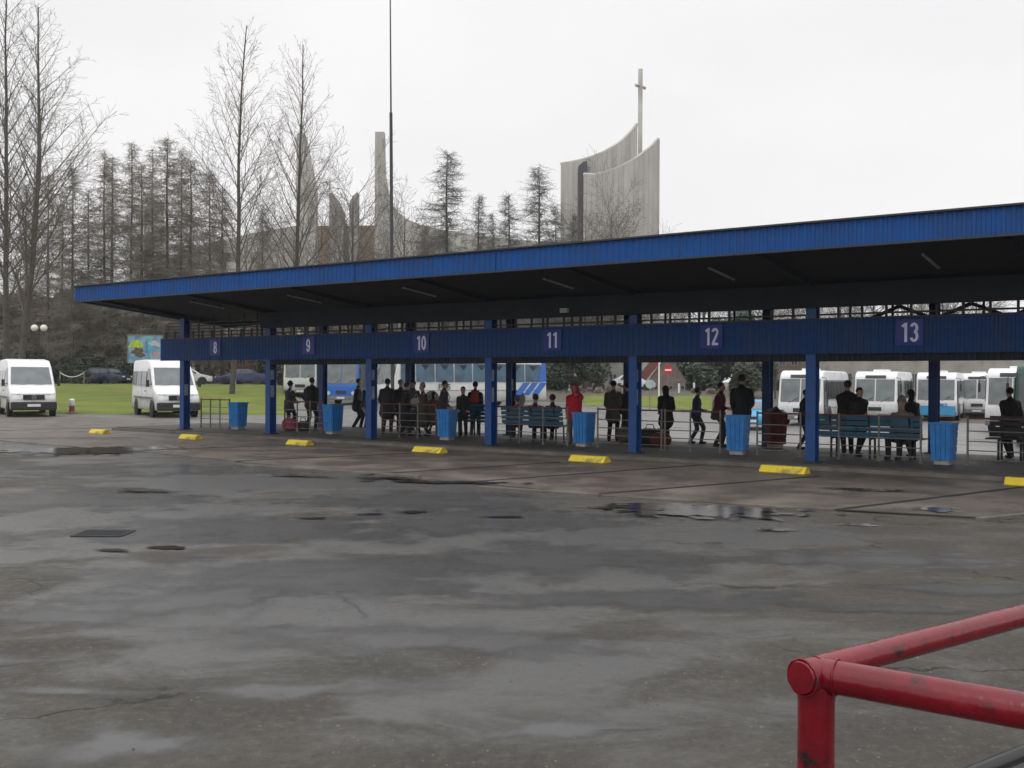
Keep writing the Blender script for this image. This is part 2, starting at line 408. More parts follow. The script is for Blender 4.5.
L.new(sky.outputs[0], bg1.inputs[6]); L.new(cr.outputs[0], bg1.inputs[7])
# overcast dome: brighter overhead than near the horizon
sx_ = N.new('ShaderNodeSeparateXYZ'); L.new(tc.outputs['Generated'], sx_.inputs[0])
gr = N.new('ShaderNodeMapRange'); gr.interpolation_type = 'SMOOTHSTEP'; gr.inputs[1].default_value = .3; gr.inputs[2].default_value = .95; gr.inputs[3].default_value = 1.0; gr.inputs[4].default_value = 1.75
L.new(sx_.outputs[2], gr.inputs[0])
gm = N.new('ShaderNodeMix'); gm.data_type = 'RGBA'; gm.blend_type = 'MULTIPLY'; gm.inputs[0].default_value = 1; gm.clamp_result = False
L.new(bg1.outputs[2], gm.inputs[6]); L.new(gr.outputs[0], gm.inputs[7])
L.new(gm.outputs[2], bg.inputs['Color']); bg.inputs['Strength'].default_value = .1
L.new(bg.outputs[0], out.inputs['Surface'])
sun = bpy.data.lights.new('sun', 'SUN'); suno = bpy.data.objects.new('sun', sun); COL.objects.link(suno)
sun.energy = .5; sun.angle = R(30); sun.color = (1, .96, .9)
suno.rotation_euler = (R(42), 0, R(-20)); suno.location = (0, 0, 40)
scene.view_settings.view_transform = 'Standard'; scene.view_settings.look = 'None'
scene.view_settings.gamma = 1; scene.view_settings.exposure = 0
scene.cycles.max_bounces = 5; scene.cycles.diffuse_bounces = 3; scene.cycles.glossy_bounces = 3
scene.cycles.transparent_max_bounces = 8

# ------------------------------------------------------------------ ground
def sheet(name, xs, ys, mt, dz, kind, fn=None, noise_edge=None):
    m = MB(); nx = len(xs)
    for y in ys:
        for x in xs: m.v.append((x, y, gz(x, y) + dz))
    for j in range(len(ys) - 1):
        for i in range(nx - 1):
            if fn and not fn((xs[i] + xs[i + 1]) / 2, (ys[j] + ys[j + 1]) / 2): continue
            a = j * nx + i; m.f.append((a, a + 1, a + 1 + nx, a + nx))
    return tag(m.build(name, mt, smooth=True, fix=False), kind=kind)
def frange(a, b, n): return [a + (b - a) * i / n for i in range(n + 1)]
gx = [-380, -250, -150] + frange(-90, 90, 120) + [150, 250, 380]
gy = [-60, -10] + frange(0, 130, 110) + [180, 300, 480]
sheet('ground', gx, gy, M['ground'], 0, 'structure')

def poly_sheet(name, pts, mt, z, thick=0.0, kind='structure', jitter=0.0):
    """irregular flat polygon lying on the ground"""
    m = MB()
    if thick:
        m.prism([(p[0], p[1]) for p in pts], 'z', z, z + thick)
    else:
        m.v = [(p[0], p[1], z) for p in pts]; m.f = [tuple(range(len(pts)))]
    return tag(m.build(name, mt), kind=kind)
def gpt(x, y, h=EYE):
    Y = h / (y - hor(x)) * F
    return (X_at(x, Y), Y)
def blob_poly(c, rx, ry, ang, n=40, j=.35, seed=0):
    rnd = random.Random(seed); ph = [rnd.uniform(0, 6.28) for _ in range(6)]; pts = []
    for k in range(n):
        a = 2 * PI * k / n
        r = 1 + j * (.5 * math.sin(2 * a + ph[0]) + .4 * math.sin(3 * a + ph[1]) + .3 * math.sin(5 * a + ph[2]) + .25 * math.sin(8 * a + ph[3]) + .15 * math.sin(13 * a + ph[4]))
        x = rx * r * math.cos(a); y = ry * r * math.sin(a)
        pts.append((c[0] + x * math.cos(ang) - y * math.sin(ang), c[1] + x * math.sin(ang) + y * math.cos(ang)))
    return pts
def wet_blob(name, c, rx, ry, ang, mt, z, seed):
    m = MB(); n = 40; rings = 6; pts = blob_poly((0, 0), 1, 1, 0, n, .3, seed); m.v.append((c[0], c[1], z)); dep = [1.0]
    for r_ in range(1, rings + 1):
        t = r_ / rings
        for p in pts:
            x = p[0] * t * rx; y = p[1] * t * ry
            m.v.append((c[0] + x * math.cos(ang) - y * math.sin(ang), c[1] + x * math.sin(ang) + y * math.cos(ang), z)); dep.append(1 - t)
    for k in range(n): m.f.append((0, 1 + k, 1 + (k + 1) % n))
    for r_ in range(rings - 1):
        for k in range(n):
            a = 1 + r_ * n + k; b = 1 + r_ * n + (k + 1) % n; m.f.append((a, a + n, b + n, b))
    o = m.build(name, mt, fix=False); at_ = o.data.attributes.new('depth', 'FLOAT', 'POINT'); at_.data.foreach_set('value', dep)
    return tag(o, kind='structure')
# back road (paler wet road behind the canopy), left road, lawns
def in_backroad(x, y):
    d = Vector((x, y, 0)) - O0; w = d.dot(E2); s = d.dot(E1)
    return w > 4.6 and y < 67 and s > -3.5 and x + .25 * y > -3
m_xs = frange(-30, 60, 150); m_ys = frange(14, 68, 110)
# road strip built in canopy coordinates
m = MB(); SS = frange(-60, 60, 80); WW = frange(4.47, 42, 36)
for w in WW:
    for s_ in SS:
        p = Lw(s_, w); m.v.append((p.x, p.y, gz(p.x, p.y) + .006))
for j in range(len(WW) - 1):
    for i in range(len(SS) - 1):
        a = j * len(SS) + i; m.f.append((a, a + 1, a + 1 + len(SS), a + len(SS)))
tag(m.build('road', M['backroad'], smooth=True, fix=False), kind='structure')
def lawn(name, x0f, x1f, y0, y1, dz):
    m = MB(); ny = 40; nx = 40
    for j in range(ny + 1):
        y = y0 + (y1 - y0) * j / ny
        for i in range(nx + 1):
            x = x0f(y) + (x1f(y) - x0f(y)) * i / nx
            e = 1 if 0 < i < nx and 0 < j < ny else 0
            h = gz(x, y) + dz * (1 if e else .2) + e * .05 * noise.noise(Vector((x * .7, y * .7, 0)))
            m.v.append((x, y, h))
    for j in range(ny):
        for i in range(nx):
            a = j * (nx + 1) + i; m.f.append((a, a + 1, a + nx + 2, a + nx + 1))
    return tag(m.build(name, M['lawn'], smooth=True, fix=False), kind='structure')
lawn('lawn', lambda y: -75, lambda y: -.215 * y - .4 + .02 * (y - 47), 47.2, 84, .07)
lawn('lawn', lambda y: .072 * y, lambda y: .2 * y, 68, 82, .07)
# ------------------------------------------------------------------ platform and bay paving
NB = 9            # bays built
SP = 4.03         # post spacing
def loc_poly(pts): return [tuple(Lw(s, w)[:2]) for s, w in pts]
poly_sheet('platform', loc_poly([(-3.0, -.45), (36, -.45), (36, 4.45), (-3.0, 4.45)]), M['platform'], 0.0, PLAT)
poly_sheet('kerb', loc_poly([(-3.0, -.62), (36, -.62), (36, -.452), (-3.0, -.452)]), M['kerb'], -.01, .10)
# brown concrete paving of the bays, its front edge follows what the photo shows
edge = [(-120, 440), (0, 441), (60, 446), (140, 452), (240, 462), (360, 474), (500, 486), (610, 497), (720, 504), (837, 511), (982, 520), (1100, 505), (1300, 520)]
pts = [gpt(x, y) for x, y in edge]
back = loc_poly([(36, -.625), (-3.1, -.625), (-3.1, 4.5), (-30, 6)])
poly_sheet('pavement', pts + back, M['baypave'], -.02, .035)
# joints / low kerbs between the bays (dark lines in the paving)
def strip(a, b, wd, mt, z0, th, name='kerb'):
    A = Vector((*a, 0)); B = Vector((*b, 0)); d = (B - A).normalized(); n = Vector((-d.y, d.x, 0)) * wd / 2
    return poly_sheet(name, [(A + n)[:2], (B + n)[:2], (B - n)[:2], (A - n)[:2]], mt, z0, th)
for k, (a, b) in enumerate([((0, 431), (180, 426.5)), ((0, 439), (140, 438)), ((120, 452), (330, 444)), ((236, 462), (452, 452)), ((360, 476), (560, 463)),
                            ((455, 484), (700, 466)), ((600, 495), (820, 477)), ((837, 511), (1024, 488)), ((985, 520), (1120, 502)), ((837, 511), (982, 519.5))]):
    strip(gpt(*a), gpt(*b), .09, M['joint'], .017 + .0004 * k, .003, 'pavement_joint')
for k, (a, b) in enumerate([((236, 466), (420, 478)), ((480, 489), (600, 497)), ((980, 521.5), (1060, 513))]):
    strip(gpt(*a), gpt(*b), .10, M['kerb'], -.005, .05)
# puddles and dark wet patches
PUD = [((82, 451), 2.6, .55, 0, 1), ((705, 513), 1.75, .42, -.25, 2), ((660, 508), .8, .25, -.2, 3), ((858, 491), .8, .18, -.2, 4), ((855, 525), .35, .12, 0, 5),
       ((935, 511), .55, .14, -.3, 6), ((440, 483), 1.6, .15, -.15, 7), ((385, 479), .7, .12, -.1, 8), ((300, 477), .8, .11, -.2, 9), ((145, 492), .7, .14, 0, 10),
       ((116, 551), .36, .07, 0, 11), ((168, 548), .26, .09, .1, 12), ((312, 519), .3, .06, 0, 13), ((375, 515), .3, .06, 0, 14), ((416, 513), .2, .07, 0, 15), ((775, 531), .35, .1, .1, 16), ((508, 518), .5, .06, .1, 17)]
for k, ((x, y), rx, ry, an, sd) in enumerate(PUD):
    c = gpt(x, y); ry *= 2.4 if y > 470 else 4
    wet_blob('puddle', c, rx * 1.25, ry * 1.15, an, M['water'], (.0225 if y < 500 or k in (1, 2, 5) else .004) + .0007 * k, sd)
FILM = [((50, 617), 1.0, .35), ((30, 662), .5, .12), ((75, 692), .6, .12), ((125, 745), .6, .25), ((330, 575), 2.4, 1.2), ((560, 560), 2.4, 1.0), ((190, 600), 1.3, .5), ((430, 640), 1.6, .5), ((640, 600), 1.5, .5),
        ((250, 530), 2.6, 1.4), ((60, 500), 3, 1.6), ((480, 520), 2.5, 1.2), ((860, 560), 2.0, .6), ((960, 590), 1.2, .3), ((300, 690), .8, .2), ((560, 730), .6, .12), ((420, 500), 2.5, 1.2), ((150, 470), 4, 1.6), ((900, 610), 1.0, .15)]
for k, ((x, y), rx, ry) in enumerate(FILM):
    wet_blob('wet_film', gpt(x, y), rx * 1.25, ry * 1.4, .1 * math.sin(k * 2.3), M['film'], .0021 + .0001 * k, 100 + k)
# grit and small stones lying on the asphalt near the camera
rnd = random.Random(77); m = MB()
for i in range(2600):
    Y = 3.6 + 9 * rnd.random() ** 1.6; X = rnd.uniform(-.56, .56) * Y; r = rnd.choice((.003, .004, .005, .007, .010)) * rnd.uniform(.7, 1.3)
    b = len(m.v); a0 = rnd.uniform(0, 6.28)
    for k in range(4): m.v.append((X + r * math.cos(a0 + k * 1.57) * rnd.uniform(.6, 1.3), Y + r * math.sin(a0 + k * 1.57) * rnd.uniform(.6, 1.3), .0))
    m.v.append((X, Y, r * rnd.uniform(.5, 1.0))); m.f += [(b, b + 1, b + 4), (b + 1, b + 2, b + 4), (b + 2, b + 3, b + 4), (b + 3, b, b + 4)]
tag(m.build('gravel', mat('loose_grit', (.13, .12, .10), .9, .5, 2), fix=False), kind='stuff')
# drain grating
c = gpt(104, 534); dg = thing('drain_grate', 'rusty iron drain grating set in the wet asphalt', 'drain grate', (c[0], c[1], .004))
m = MB()
for i in range(13): m.box((-.42 + .07 * i, 0, .006), (.03, .5, .01))
m.build('grate_bars', M['iron'], dg)
m = MB(); m.box((0, .27, .005), (.95, .04, .012)); m.box((0, -.27, .005), (.95, .04, .012)); m.box((-.475, 0, .0055), (.04, .5, .011)); m.box((.475, 0, .0055), (.04, .5, .011))
m.build('grate_frame', M['iron'], dg)

dg.scale = (.58, .8, 1)
# ------------------------------------------------------------------ bus shelter (canopy)
sh = thing('bus_shelter', 'long blue corrugated platform canopy on steel posts carrying bay numbers 8 to 13', 'bus shelter', (O0.x, O0.y, 0), TH)
S0, S1 = -1.0, 35.5
m = MB()   # roof: butterfly section
prof = [(-3.1, 4.06), (1.6, 3.60), (6.4, 4.05), (6.4, 4.25), (1.6, 3.95), (-3.1, 4.36)]
m.prism(prof, 'x', S0, S1)
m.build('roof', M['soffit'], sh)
m = MB()   # ribbed front fascia
def corr(m, x0, x1, y, z0, z1, pitch=.2, dep=.035, sgn=-1):
    n = int((x1 - x0) / pitch); pl = []
    for i in range(n):
        x = x0 + i * pitch
        pl += [(x, y), (x + pitch * .45, y), (x + pitch * .55, y + sgn * dep), (x + pitch * .9, y + sgn * dep)]
    pl.append((x0 + n * pitch, y)); b = len(m.v); k = len(pl)
    for z in (z0, z1):
        for p in pl: m.v.append((p[0], p[1], z))
    for z in (z0, z1):
        for p in pl: m.v.append((p[0], p[1] - sgn * .02, z))
    for i in range(k - 1):
        m.f.append((b + i, b + i + 1, b + k + i + 1, b + k + i)); m.f.append((b + 2 * k + i, b + 3 * k + i, b + 3 * k + i + 1, b + 2 * k + i + 1))
        m.f.append((b + i, b + 2 * k + i, b + 2 * k + i + 1, b + i + 1)); m.f.append((b + k + i, b + k + i + 1, b + 3 * k + i + 1, b + 3 * k + i))
corr(m, S0 - .02, S1, -3.16, 4.02, 4.44, .14, .014)
fa = m.build('fascia', M['blue'], sh, fix=False)
m = MB(); m.box(((S0 + S1) / 2, -3.16, 4.458), (S1 - S0 + .1, .14, .03)); m.box(((S0 + S1) / 2, -3.155, 4.0), (S1 - S0 + .06, .1, .03)); m.build('fascia_coping', M['edge'], sh)
m = MB(); corr(m, S0, S1, 6.42, 4.02, 4.44, sgn=1); m.build('fascia', M['blue'], sh, fix=False)
m = MB()
m.prism([(-3.1, 4.02), (1.6, 3.56), (6.4, 4.0), (6.4, 4.44), (-3.1, 4.44)], 'x', S0 - .06, S0 - .004); m.build('gable_panel', M['blue'], sh)
for sj in range(1, 9):  # overlaps between fascia sheets
    m = MB(); m.box((sj * 4.03 - 1.6, -3.176, 4.23), (.02, .01, .41)); m.build('sheet_overlap', M['blue'], sh)
for sj in (7,):  # rain pipe
    m = MB(); m.tube([(sj * SP + .16, .12, 3.6), (sj * SP + .16, .12, .2), (sj * SP + .16, -.05, .14)], .04, 8); m.build('rain_pipe', M['post'], sh)
for i in range(NB):  # rafters
    m = MB(); s = i * SP
    m.prism([(-2.95, 3.98), (1.6, 3.42), (6.2, 3.98), (6.2, 4.06), (1.6, 3.59), (-2.95, 4.05)], 'x', s - .06, s + .06); m.build('rafter', M['steel_dark'], sh)
# front posts (H section) and back posts
def hpost(s, w, top, nm='post'):
    m = MB(); z0 = PLAT if w < 4.4 else 0
    m.box((s, w - .115, (z0 + top) / 2), (.2, .016, top - z0)); m.box((s, w + .115, (z0 + top) / 2), (.2, .016, top - z0)); m.box((s, w, (z0 + top) / 2), (.014, .214, top - z0))
    p = m.build(nm, M['post'], sh)
    b = MB(); b.box((s, w, z0 + .012), (.34, .36, .024)); b.build('base_plate', M['iron'], p)
    return p
rnd = random.Random(3)
for i in range(NB):
    p = hpost(i * SP, 0, 3.7)
    for k, (za, zb) in enumerate([(1.72, 2.0), (1.2, 1.55)]):
        if i == 0 and k == 0: continue
        n = MB(); n.box((i * SP + .016, 0, (za + zb) / 2), (.012, .2, zb - za)); n.build('notice', M['paper'], p)
for k in range(9):
    p = hpost(1.85 + 3.94 * k, 4.2, 3.75)
    if k in (2, 4): n = MB(); n.box((1.85 + 3.94 * k + .016, 4.2, 1.6), (.012, .2, .34)); n.build('notice', M['paper'], p)
# long girder over the posts starting at the second post
m = MB(); m.box((SP + (S1 - SP) / 2 - .1, -.19, 3.45), (S1 - SP + .2, .1, .46)); m.build('girder', M['steel_dark'], sh)
# back beam: dark band seen under the number board
m = MB(); m.box((SP + (S1 - SP) / 2 - .1, 4.4, 2.52), (S1 - SP, .1, .42)); m.build('back_beam', M['steel_dark'], sh)
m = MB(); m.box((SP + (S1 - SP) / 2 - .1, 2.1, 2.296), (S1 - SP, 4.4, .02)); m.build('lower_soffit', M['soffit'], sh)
# number board
m = MB(); corr(m, SP - .1, S1, -.10, 2.15, 2.31, .1, .02); m.build('lower_beam', M['steel_dark'], sh, fix=False)
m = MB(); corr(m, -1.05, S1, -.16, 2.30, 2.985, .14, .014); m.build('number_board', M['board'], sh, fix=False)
m = MB(); m.box(((S1 - 1.05) / 2, -.13, 3.0), (S1 + 1.0, .1, .025)); m.build('board_trim', M['edge'], sh)
# lattice between the board and the roof
m = MB()
rnd = random.Random(5)
x = -.95
while x < S1:
    if abs((x + 2) % SP - 2) > .14: m.box((x, -.02, 3.12), (.045, .045, .24))
    x += .46
m.box((S1 / 2, -.02, 3.09), (S1 + 1.9, .05, .035))
x = 21.2
while x < S1 - 1:    # diagonals of the deeper truss further right
    m.tube([(x, .3, 3.0), (x + .55, .3, 3.23)], .04, 6); m.tube([(x + 1.1, .3, 3.0), (x + .55, .3, 3.23)], .04, 6); x += 1.3
for z in (3.2, 3.3, 3.4, 3.5): m.box((SP / 2 - .45, .05, z), (SP + 1.0, .05, .03))
for x in (.55, 1.3, 2.0, 2.7, 3.3): m.box((x, .1, 3.35), (.04, .04, .7))
m.build('lattice', M['iron'], sh)
# the same kind of lattice at the back line
m = MB(); x = 1
while x < S1: m.box((x, 4.3, 3.2), (.05, .05, .95)); x += .98
m.box((S1 / 2, 4.3, 2.95), (S1, .05, .05)); m.build('lattice', M['iron'], sh)
# numbers
def text_mesh(txt, h, name, mt, parent, bold=.02, sx=.62, depth=.006):
    cu = bpy.data.curves.new('lettering', 'FONT'); cu.body = txt; cu.size = 1.0; cu.align_x = 'CENTER'; cu.align_y = 'CENTER'; cu.extrude = depth; cu.offset = bold
    ob = bpy.data.objects.new('lettering', cu); COL.objects.link(ob)
    dg_ = bpy.context.evaluated_depsgraph_get(); dg_.update()
    me = bpy.data.meshes.new_from_object(ob.evaluated_get(dg_)); bpy.data.objects.remove(ob)
    xs = [v.co.x for v in me.vertices]; ys = [v.co.y for v in me.vertices]
    cx = (min(xs) + max(xs)) / 2; cy = (min(ys) + max(ys)) / 2; k = h / (max(ys) - min(ys))
    for v in me.vertices: v.co = Vector(((v.co.x - cx) * k * sx, v.co.z, (v.co.y - cy) * k))
    me.name = name; o = bpy.data.objects.new(name, me); COL.objects.link(o); me.materials.append(mt); o.parent = parent
    return o   # text stands in the xz plane, reads from -y
def digits(txt, h, mt, parent):
    def arc(cx, cz, rx, rz_, a0, a1, n=12): return [(cx + rx * math.cos(R(a0 + (a1 - a0) * k / n)), cz + rz_ * math.sin(R(a0 + (a1 - a0) * k / n))) for k in range(n + 1)]
    G = {'1': [[(-.13, .3), (.02, .43)], [(.05, -.5), (.05, .5)]],
         '0': [arc(0, 0, .145, .43, 0, 360, 24)],
         '8': [arc(0, .22, .13, .205, 0, 360, 20), arc(0, -.21, .15, .225, 0, 360, 20)],
         '9': [arc(0, .17, .145, .255, 0, 360, 20), arc(.0, -.05, .145, .385, 20, -150, 12)],
         '2': [arc(0, .25, .145, .18, 170, -30, 12) + [(-.14, -.43)], [(-.19, -.43), (.2, -.43)]],
         '3': [arc(0, .225, .14, .205, 160, -85, 14), arc(0, -.2, .15, .23, 88, -160, 14)]}
    m = MB(); tw = .14; adv = .46; x0 = -(len(txt) - 1) * adv / 2; off = 0
    for ch_ in txt:
        for pl_ in G[ch_]:
            closed = pl_[0][0] == pl_[-1][0] and abs(pl_[0][1] - pl_[-1][1]) < 1e-6 or (abs(pl_[0][0] - pl_[-1][0]) < 1e-6 and abs(pl_[0][1] - pl_[-1][1]) < 1e-6)
            L_, R_ = [], []
            for i, p in enumerate(pl_):
                a = pl_[i - 1] if i else (pl_[-2] if closed else p); b = pl_[i + 1] if i < len(pl_) - 1 else (pl_[1] if closed else p)
                dx, dz = b[0] - a[0], b[1] - a[1]; l = math.hypot(dx, dz) or 1; nx, nz = -dz / l * tw / 2, dx / l * tw / 2
                L_.append((p[0] + nx, p[1] + nz)); R_.append((p[0] - nx, p[1] - nz))
            base = len(m.v); n = len(pl_); off += .0012
            for P_ in (L_, R_):
                for p in P_: m.v.append(((p[0] + x0) * h * 1.0, -.001 - off, p[1] * h))
            for P_ in (L_, R_):
                for p in P_: m.v.append(((p[0] + x0) * h * 1.0, .0, p[1] * h))
            for i in range(n - 1):
                m.f.append((base + i, base + n + i, base + n + i + 1, base + i + 1))
                m.f.append((base + i, base + i + 1, base + 2 * n + i + 1, base + 2 * n + i)); m.f.append((base + n + i, base + 3 * n + i, base + 3 * n + i + 1, base + n + i + 1))
        x0 += adv
    return m.build('numeral', mt, parent, fix=False)
NUMS = [(8, 215, 350), (9, 308, 347), (10, 421, 344), (11, 552, 341), (12, 711, 337), (13, 909, 332)]
for n_, x, y in NUMS:
    s, Y = px_w(x, -.2)
    z = 2.69
    pl = MB(); pl.box((s, -.195, z), (.50, .02, .50)); pp = pl.build('number_plate', M['purple'], sh)
    t = digits(str(n_), .365, M['numwhite'], pp); t.location = (s, -.2065, z)
# unlit strip lamps under the roof
for (x0, y0, x1, y1) in [(195, 303, 218, 312), (290, 296, 318, 306), (404, 289, 434, 301), (543, 279, 573, 293), (707, 268, 735, 283), (917, 256, 943, 272)]:
    s, Y = px_w((x0 + x1) / 2, -1.55)
    m = MB(); dz = -.098
    m.slab([(s - .022, -2.15, 3.90), (s + .022, -2.15, 3.90), (s + .022, -.95, 3.90 - 1.2 * .098), (s - .022, -.95, 3.90 - 1.2 * .098)], .03)
    lm = m.build('strip_lamp', M['tubegrey'], sh)
    m = MB(); m.box((s, -2.0, 3.945), (.04, .05, .12)); m.box((s, -1.1, 3.86), (.04, .05, .13)); m.build('lamp_bracket', M['iron'], lm)
s, Y = px_w(564, -.4); m = MB(); m.box((s, -.4, 3.36), (.2, .1, .1)); m.build('small_lamp', M['tubegrey'], sh)

# ------------------------------------------------------------------ yellow wheel stops
WS = [(100, 431, .55), (191, 436.5, .54), (300, 442.5, .55), (430, 450, .62), (590, 459.5, .62), (785, 470.5, .63), (1036, 484, .63)]
WL = ['yellow concrete wheel stop nearest the white vans, leftmost of the row', 'yellow wheel stop in front of the canopy end post by bay 8',
      'yellow wheel stop between the bay 8 and bay 9 bins', 'yellow wheel stop in front of the bay 10 queue', 'yellow wheel stop in front of the blue bin of bay 11',
      'yellow wheel stop between bays 12 and 13, nearest whole one', 'yellow wheel stop cut off by the right edge of the picture']
for (x, y, ln), lb in zip(WS, WL):
    c = gpt(x, y + 3)
    m = MB(); m.prism([(-.15, 0), (-.15, .03), (-.06, .13), (.06, .13), (.15, .03), (.15, 0)], 'x', -ln * .72, ln * .72)
    o = m.build('wheel_stop', M['yellow'], None, bevel=.012)
    o.location = (c[0], c[1], .013); o.rotation_euler = (0, 0, R(-38)); tag(o, lb, 'wheel stop', 'yellow wheel stops in front of the bays')

# ------------------------------------------------------------------ bins
def make_bin(mt_body, label, cat='litter bin', name='litter_bin', group=None, liner=False):
    b = thing(name, label, cat, group=group)
    m = MB(); h0, h1 = .10, .84
    # ribbed tapered shell
    for q in range(4):
        a = q * PI / 2; ca, sa = math.cos(a), math.sin(a)
        for z0, z1, k in [(h0 + .74 * i / 5, h0 + .74 * (i + 1) / 5 - .02, i) for i in range(5)]:
            r0 = .18 + .03 * (z0 - h0) / .74; r1 = .18 + .03 * (z1 - h0) / .74
            for j in range(4):
                t0 = -1 + .5 * j + .04; t1 = -1 + .5 * (j + 1) - .04
                qd = [(r0, t0 * r0, z0), (r0, t1 * r0, z0), (r1, t1 * r1, z1), (r1, t0 * r1, z1)]
                qd = [(p[0] * ca - p[1] * sa, p[0] * sa + p[1] * ca, p[2]) for p in qd]
                m.slab(qd, .018)
    m.build('panel', mt_body, b)
    m = MB(); r0, r1 = .18, .21
    m.add([(-r0, -r0, h0), (r0, -r0, h0), (r0, r0, h0), (-r0, r0, h0), (-r1, -r1, h1), (r1, -r1, h1), (r1, r1, h1), (-r1, r1, h1)], [(3, 2, 1, 0), (0, 1, 5, 4), (1, 2, 6, 5), (2, 3, 7, 6), (3, 0, 4, 7)])
    m.build('shell', mt_body, b)
    m = MB()
    for sx, sy, dx, dy in ((0, -.225, .47, .03), (0, .225, .47, .03), (-.225, 0, .03, .42), (.225, 0, .03, .42)): m.box((sx, sy, .845), (dx, dy, .035))
    m.build('rim', M['binblue'] if not liner else M['blackplastic'], b)
    m = MB(); m.box((0, 0, .05), (.3, .3, .14)); m.build('base', M['concrete'], b, bevel=.02)
    if liner:
        m = MB(); m.sphere((0, 0, .86), .25, 14, 1, 1, .38); o = m.build('bin_liner', M['blackplastic'], b, smooth=True)
        for v in o.data.vertices: v.co += Vector((0, 0, .05)) * noise.noise(v.co * 7) + v.co * .1 * noise.noise(v.co * 9)
    return b
bin0 = make_bin(M['binblue'], 'x', group='blue ribbed litter bins along the platform front')
BL = ['blue ribbed litter bin under number 8, standing alone before the lawn', 'blue litter bin under number 9 in front of the blue coach',
      'blue litter bin under number 10 beside the crowd', 'blue litter bin under number 11 in front of the person in red', 'blue litter bin under number 12 in front of the tall dark figure',
      'blue litter bin under number 13 at the end of the long bench']
BX = [(238, 1.1), (333, 1.1), (447, 1.05), (584, 1.2), (738, 1.1), (944, 1.15)]
for i, ((x, w), lb) in enumerate(zip(BX, BL)):
    s, Y = px_w(x, w); p = Lw(s, w, PLAT); sc_ = .98 + .03 * math.sin(i * 2)
    if i == 0: bin0.location = p; bin0.rotation_euler = (0, 0, TH + R(4)); bin0['label'] = lb
    else: copy_tree(bin0, None, p, TH + R([0, -6, 5, -3, 7, -5][i]), lb, sc_)
s, Y = px_w(775.5, 3.7)
rb = make_bin(M['signred'], 'dark red litter bin with a black liner beside the rear post near bay 12', liner=True); rb.location = Lw(s, 3.7, PLAT); rb.rotation_euler = (0, 0, R(10))
for c_ in kids(rb):
    if c_.name.startswith('panel'): c_.data.materials[0] = mat('dull_dark_red_plastic', (.13, .012, .015), .5, .3, 5)
    if c_.name.startswith('shell'): c_.data.materials[0] = mat('dark_green_plastic', (.015, .03, .02), .5, .3, 5)

# ------------------------------------------------------------------ railings between the posts
def railing(s0, s1, w, label, tall=False, group='tubular queue railings along the platform', red_end=True, hts=(.12, .3, .48, .68, .93), tilt=0, nposts=None, name='railing', cat='railing'):
    t = thing(name, label, cat, Lw(s0, w, PLAT), TH, group); Lh = s1 - s0
    n = nposts or max(2, int(Lh / 1.0) + 1)
    for i in range(n):
        x = Lh * i / (n - 1); hh = .97
        m = MB(); m.tube([(x, 0, 0), (x, 0, hh)], .022, 8); m.lathe([(.05, 0), (.05, .015)], (x, 0, 0), n=8)
        m.build('post', M['railred'] if (red_end and i == n - 1) or (i == 0 and red_end) else M['rail'], t, smooth=True)
    for h in hts:
        m = MB(); m.tube([(0, 0, h), (Lh, 0, h)], .019 if h == hts[-1] else .011, 6, phase=.3); m.build('bar', M['railred'] if h == hts[-1] else M['rail'], t, smooth=True)
    return t
RL = ['railing under number 8 with bare lawn behind it', 'railing under number 9 with luggage behind it', 'railing under number 10 in front of the dark dressed crowd',
      'railing under number 11 in front of the occupied blue bench', 'railing under number 12 in front of the hooded figure', 'railing under number 13 in front of the long blue bench']
for i in range(6):
    sx, Y = px_w(BX[i][0], BX[i][1]); a = i * SP - .62
    railing(a, sx - .42, 1.1, RL[i], nposts=(4 if i != 3 else 4), red_end=(i < 3))
gl = ['short railing right of the number 8 bin', 'short railing right of the number 9 bin', 'short railing right of the number 10 bin', 'short railing right of the number 11 bin', 'short railing right of the number 12 bin', 'short railing right of the number 13 bin']
for i in (3, 4, 5):
    sx, Y = px_w(BX[i][0], BX[i][1]); railing(sx + .45, (i + 1) * SP + .2, 1.1, gl[i], red_end=False, nposts=2)
railing(6 * SP + .8, 7 * SP - .3, 1.1, 'railing at the right edge in front of the dark slatted bench', red_end=False, nposts=3)
# tall thin stakes behind the first railing
s, Y = px_w(206, 1.5)

# ------------------------------------------------------------------ benches
def bench(s0, s1, w, label, mt, flip=1):
    t = thing('bench', label, 'bench', Lw((s0 + s1) / 2, w, PLAT), TH + (0 if flip > 0 else PI), 'slatted benches on the platform'); Lh = s1 - s0
    for k in range(4):
        m = MB(); m.box((0, -.18 - .018 * k, .52 + .115 * k), (Lh, .025, .095)); m.build('backrest_slat', mt, t, bevel=.006)
    for k in range(4):
        m = MB(); m.box((0, -.08 + .11 * k, .45), (Lh, .09, .03)); m.build('seat_slat', mt, t, bevel=.006)
    n = 3
    for i in range(n):
        x = -Lh / 2 + .25 + (Lh - .5) * i / (n - 1)
        m = MB(); m.tube([(x, -.14, 0), (x, -.13, .43), (x, -.265, .93)], .025, 6); m.tube([(x, .25, 0), (x, .24, .42), (x, -.13, .42)], .025, 6); m.build('leg', M['iron'], t)
    return t
s0, _ = px_w(506, 1.9); s1, _ = px_w(567, 1.9); bench(s0, s1, 1.9, 'teal slatted bench under number 11 with two seated figures', M['bench'])
s0, _ = px_w(822, 1.7); s1, _ = px_w(925, 1.7); bench(s0, s1, 1.7, 'long teal slatted bench under number 13 seen from behind', M['bench'])
s0, _ = px_w(988, 3.2); s1, _ = px_w(1060, 3.2); bench(s0, s1, 3.2, 'dark slatted bench beside the standing figure at the right edge', M['benchdark'], -1)
